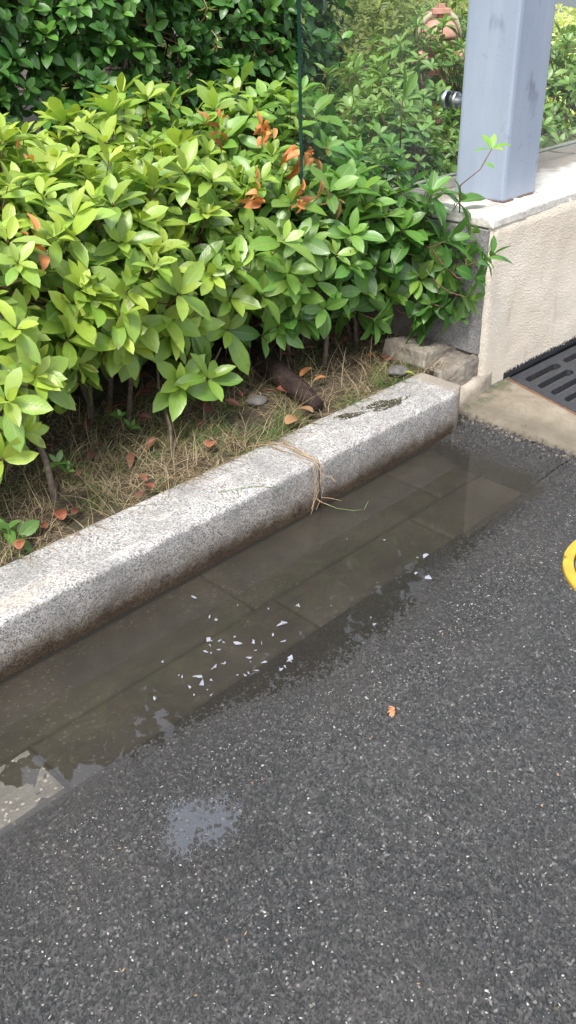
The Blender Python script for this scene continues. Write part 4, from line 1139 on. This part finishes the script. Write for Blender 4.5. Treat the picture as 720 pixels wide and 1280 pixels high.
# dark hedge at the back
HEDGE = [
 (.95,3.85,1.02,.50,.42,.88,'dark hedge bush at the far left back'),
 (1.75,3.95,1.02,.56,.42,.90,'dark hedge bush left of the middle with a bare twiggy gap'),
 (2.60,3.95,1.02,.56,.42,.90,'dark glossy hedge bush behind the middle of the bed'),
 (3.38,4.02,1.00,.54,.42,.88,'dark hedge bush crossed by the glass edge'),
 (3.98,4.20,.92,.42,.40,.80,'dark hedge bush at the right end of the hedge, behind glass'),
]
def tone_dark(p):
    t = rng.uniform(0,1)**2; a = lerp(((.050,.142,.026),(.031,.100,.021)), ((.14,.30,.04),(.075,.20,.032)), t)
    if rng.random() < .02: a = ((.36,.36,.06),a[1])
    return a
for i, b in enumerate(HEDGE):
    root = build_shrub(b, HEDGE, .092, .084, name='hedge_bush', cat='hedge bush', tone=tone_dark, group='dark glossy hedge bushes behind the bed', shape='oval', Wr=.58, mat='leaf_dark', n=(5,8), inner=2.2, jit=.10, cut=.8, upw=.55, twigs=True, zmin=.25)
    # leafless inner mass of twigs
    tb = Tubes(); hub = Vector((b[0], b[1], .14))
    for k in range(22):
        a = Vector((b[0]+random.uniform(-.45,.45), b[1]+random.uniform(-.30,.1), random.uniform(.2,1.2)))
        q = a+Vector((random.gauss(0,.12), random.gauss(-.08,.06), random.uniform(.05,.25)))
        tb.add([hub, hub.lerp(a,.6)+Vector((0,0,.1)), a, a.lerp(q,.5)+Vector((0,0,.02)), q], [.009,.007,.005,.004,.002], 5)
    link('trunk', tb.mesh(), M['bark'], root)
for (u, v, Y, hgt, lab) in ((258,20,3.46,.10,'withered tan leaf cluster caught high in the dark hedge'), (271,58,3.44,.07,'hanging tan dead tendril on the dark hedge')):
    c = np.array(at(u, v, Y)); r = empty('withered_cluster', tuple(c)); tag(r, lab, 'dead leaves')
    tb = Tubes(); tb.add([tuple(c+[0,.03,hgt*.9]), tuple(c+[.01,0,.03]), tuple(c)], .0018, 5); link('stem', tb.mesh(), M['root'], r)
    ar = rosettes(np.array([c, c+[.005,0,.03]]), np.array([[0,-.3,-1.],[0,-.5,-1.]]), 3, 4, .05, .25, lambda p: ((.50,.40,.22),(.42,.30,.15)), spread=(.4,1.3))
    link('leaves', leaves_mesh('leaves', *ar, shape='lance'), M['leaf_dry'], r)

# bright hedge far behind
FARH = [(7.4,6.3,.58,1.5,.9,.78,'bright yellow green hedge far behind the hydrant, left section'), (9.6,7.2,.58,1.7,1.2,.80,'bright yellow green hedge far behind the hydrant, right section'), (8.3,4.9,.45,.9,.8,.58,'yellow green hedge section beyond the right glass panel'), (6.6,7.9,.60,1.8,.9,.84,'yellow green hedge farthest back')]
def tone_far(p): return lerp(((.74,.76,.28),(.66,.70,.24)), LIME, rng.uniform(0,.3))
for b in FARH:
    build_shrub(b, FARH, .085, .085, name='hedge_bush', cat='hedge', tone=tone_far, group='bright hedge far behind', n=(6,8), inner=.4, jit=.12, twigs=False, upw=1.1, zmin=.2)

# hydrant -----------------------------------------------------------------
hx, hy = at(549,45,4.15)[:2]; ht = at(556,4,4.15)[2]
hyd = empty('fire_hydrant', (hx, hy, .15)); tag(hyd, 'faded terracotta fire hydrant with domed bonnet behind the glass', 'fire hydrant')
def hl(name, prof, mat): return link(name, bm_mesh(lathe([(r, z) for r, z in prof], 'Z', 36), name, True), mat, hyd, False)
hyd.scale = (.80,.80,.80); T = (ht-.15)/.80                          # height of the nut above the hydrant's base
hl('barrel', [(.16,.0),(.16,.03),(.11,.04),(.11,T-.34),(.13,T-.33),(.13,T-.26),(.12,T-.25)], M['hydrant_dark'])
hl('bonnet', [(.152,T-.25),(.155,T-.235),(.155,T-.222),(.146,T-.19),(.125,T-.15),(.095,T-.125),(.06,T-.115),(.045,T-.112)], M['hydrant'])
hl('neck', [(.030,T-.13),(.030,T-.055)], M['hydrant_dark'])
bm = bmesh.new(); box_bm(bm, -.075,.075,-.045,.045,T-.075,T-.032,.006); link('top_block', bm_mesh(bm, 'block'), M['hydrant'], hyd, False).rotation_euler.z = -.7
bm = bmesh.new(); box_bm(bm, -.027,.027,-.027,.027,T-.033,T,.004); link('operating_nut', bm_mesh(bm, 'nut'), M['hydrant'], hyd, False).rotation_euler.z = -.5
for s in (-1, 1):
    tb = Tubes(); dx, dy = .75*s, -.66*s
    tb.add([(dx*.03,dy*.03,T-.085),(dx*.08,dy*.08,T-.078),(dx*.125,dy*.125,T-.11),(dx*.165,dy*.165,T-.18),(dx*.19,dy*.19,T-.27)], [.018,.026,.024,.016,.008], 8)
    link('strap', tb.mesh(), M['canvas'], hyd, False)
    tb = Tubes(); tb.add([(dx*.09,dy*.09,T-.40),(dx*.20,dy*.20,T-.40)], [.055,.055], 20); tb.add([(dx*.19,dy*.19,T-.40),(dx*.225,dy*.225,T-.40)], [.065,.065], 6)
    link('hose_outlet', tb.mesh(smooth=False), M['hydrant'], hyd, False)
ring = Tubes(); dx, dy = -.75, .66
ring.add([(dx*.10+.035*math.cos(t)*.75, dy*.10-.035*math.cos(t)*.66, T-.095+.035*math.sin(t)) for t in np.linspace(0, 6.283, 17)], .008, 8, False)
link('chain_ring', ring.mesh(), M['hydrant'], hyd, False)

# broadleaf tree behind the hedge: above the frame, seen only mirrored in the puddle
tree = empty('broadleaf_tree', (4.6, 6.6, .1)); tag(tree, 'broadleaf tree standing behind the dark hedge', 'tree')
tb = Tubes(); tb.add([(4.6,6.6,.0),(4.6,6.6,1.0),(4.7,6.5,2.2),(4.8,6.5,3.6),(4.9,6.4,5.2)], [.17,.13,.12,.09,.04], 12)
for k in range(12):
    a = 6.28*k/12+.3; z0 = 2.0+.25*k; L = 2.3-.08*k
    s = Vector((4.7,6.5,z0)); e = s+Vector((math.cos(a)*L, math.sin(a)*L, 1.0)); tb.add([s, s.lerp(e,.5)+Vector((0,0,.25)), e], [.05,.03,.01], 7)
link('trunk', tb.mesh(), M['bark'], tree)
nL = 15000
d = unit(rng.normal(0,1,(nL,3))); rr = rng.random((nL,1))**.42
P = np.array([4.65,6.95,3.6]) + d*rr*np.array([3.0,3.1,1.85])
ncl = vnoise(P[:,0]*1.5, P[:,1]*1.5+P[:,2]*1.1, 77); P = P[ncl > .22]; nL = len(P)
D_ = unit(rng.normal(0,1,(nL,3))+[0,0,-.3]); N_ = unit(rng.normal(0,.6,(nL,3))+[0,0,1])
P = P[(P[:,2] > 2.0)]; nL = len(P); D_ = D_[:nL]; N_ = N_[:nL]
link('crown', leaves_mesh('crown', P, D_, N_, rng.uniform(.14,.22,nL), rng.uniform(.08,.12,nL), rng.uniform(.1,.4,nL), rng.uniform(.1,.4,nL), np.array([[.05,.10,.025]])*rng.uniform(.6,1.4,(nL,1)), 'oval'), M['leaf_dark'], tree)

# ------------------------------------------------------------------ light, sky, camera
SUN_EL, SUN_AZ = R(60), R(203)       # azimuth of the sun measured from +X towards +Y
sd = Vector((math.cos(SUN_AZ)*math.cos(SUN_EL), math.sin(SUN_AZ)*math.cos(SUN_EL), math.sin(SUN_EL)))
w = bpy.data.worlds.new('World'); SC.world = w; w.use_nodes = True; nt = w.node_tree
bg = nt.nodes['Background']; sky = nt.nodes.new('ShaderNodeTexSky'); sky.sky_type = 'NISHITA'
sky.sun_disc = False; sky.sun_elevation = SUN_EL; sky.sun_rotation = math.pi/2-SUN_AZ
sky.air_density = 1.0; sky.dust_density = 3.0; sky.ozone_density = 1.0
hs = nt.nodes.new('ShaderNodeHueSaturation'); hs.inputs['Saturation'].default_value = .38
nt.links.new(sky.outputs[0], hs.inputs['Color']); # bright sky patch added along the small puddle's mirror direction, to brighten its reflection
tc = nt.nodes.new('ShaderNodeTexCoord'); dp = nt.nodes.new('ShaderNodeVectorMath'); dp.operation = 'DOT_PRODUCT'
nt.links.new(tc.outputs['Generated'], dp.inputs[0]); dp.inputs[1].default_value = Vector((.350,.534,.769)).normalized()
cn = nt.nodes.new('ShaderNodeTexNoise'); cn.inputs['Scale'].default_value = 5; cn.inputs['Detail'].default_value = 5; nt.links.new(tc.outputs['Generated'], cn.inputs['Vector'])
cm = nt.nodes.new('ShaderNodeMath'); cm.operation = 'MULTIPLY_ADD'; nt.links.new(cn.outputs['Fac'], cm.inputs[0]); cm.inputs[1].default_value = .10; nt.links.new(dp.outputs['Value'], cm.inputs[2])
mr_ = nt.nodes.new('ShaderNodeMapRange'); nt.links.new(cm.outputs[0], mr_.inputs[0]); mr_.interpolation_type = 'SMOOTHSTEP'
for q, v in ((1, .965), (2, 1.035), (3, 1.0), (4, 5.5)): mr_.inputs[q].default_value = v
vm = nt.nodes.new('ShaderNodeVectorMath'); vm.operation = 'SCALE'; nt.links.new(hs.outputs[0], vm.inputs[0]); nt.links.new(mr_.outputs[0], vm.inputs['Scale'])
nt.links.new(vm.outputs[0], bg.inputs['Color']); bg.inputs['Strength'].default_value = .15
sun = bpy.data.lights.new('sun', 'SUN'); sun.energy = 2.0; sun.angle = R(14); sun.color = (1,.965,.92)
so = bpy.data.objects.new('sun', sun); COL.objects.link(so); so.rotation_euler = sd.to_track_quat('Z', 'Y').to_euler()

cam = bpy.data.cameras.new('camera'); co = bpy.data.objects.new('camera', cam); COL.objects.link(co)
cam.sensor_fit = 'VERTICAL'; cam.sensor_height = 36; cam.sensor_width = 20.25; cam.lens = 1124/1280*36
cam.clip_start = .05; cam.clip_end = 300
m = Matrix.Identity(4)
for i in range(3): m[i][0] = Rw[i][0]; m[i][1] = -Rw[i][1]; m[i][2] = -Rw[i][2]
m.translation = CAM; co.matrix_world = m; SC.camera = co
vs_ = SC.view_settings; vs_.view_transform = 'Standard'; vs_.look = 'None'; vs_.gamma = 1; vs_.exposure = 1.10; vs_.use_curve_mapping = False
SC.cycles.max_bounces = 8; SC.cycles.transparent_max_bounces = 12
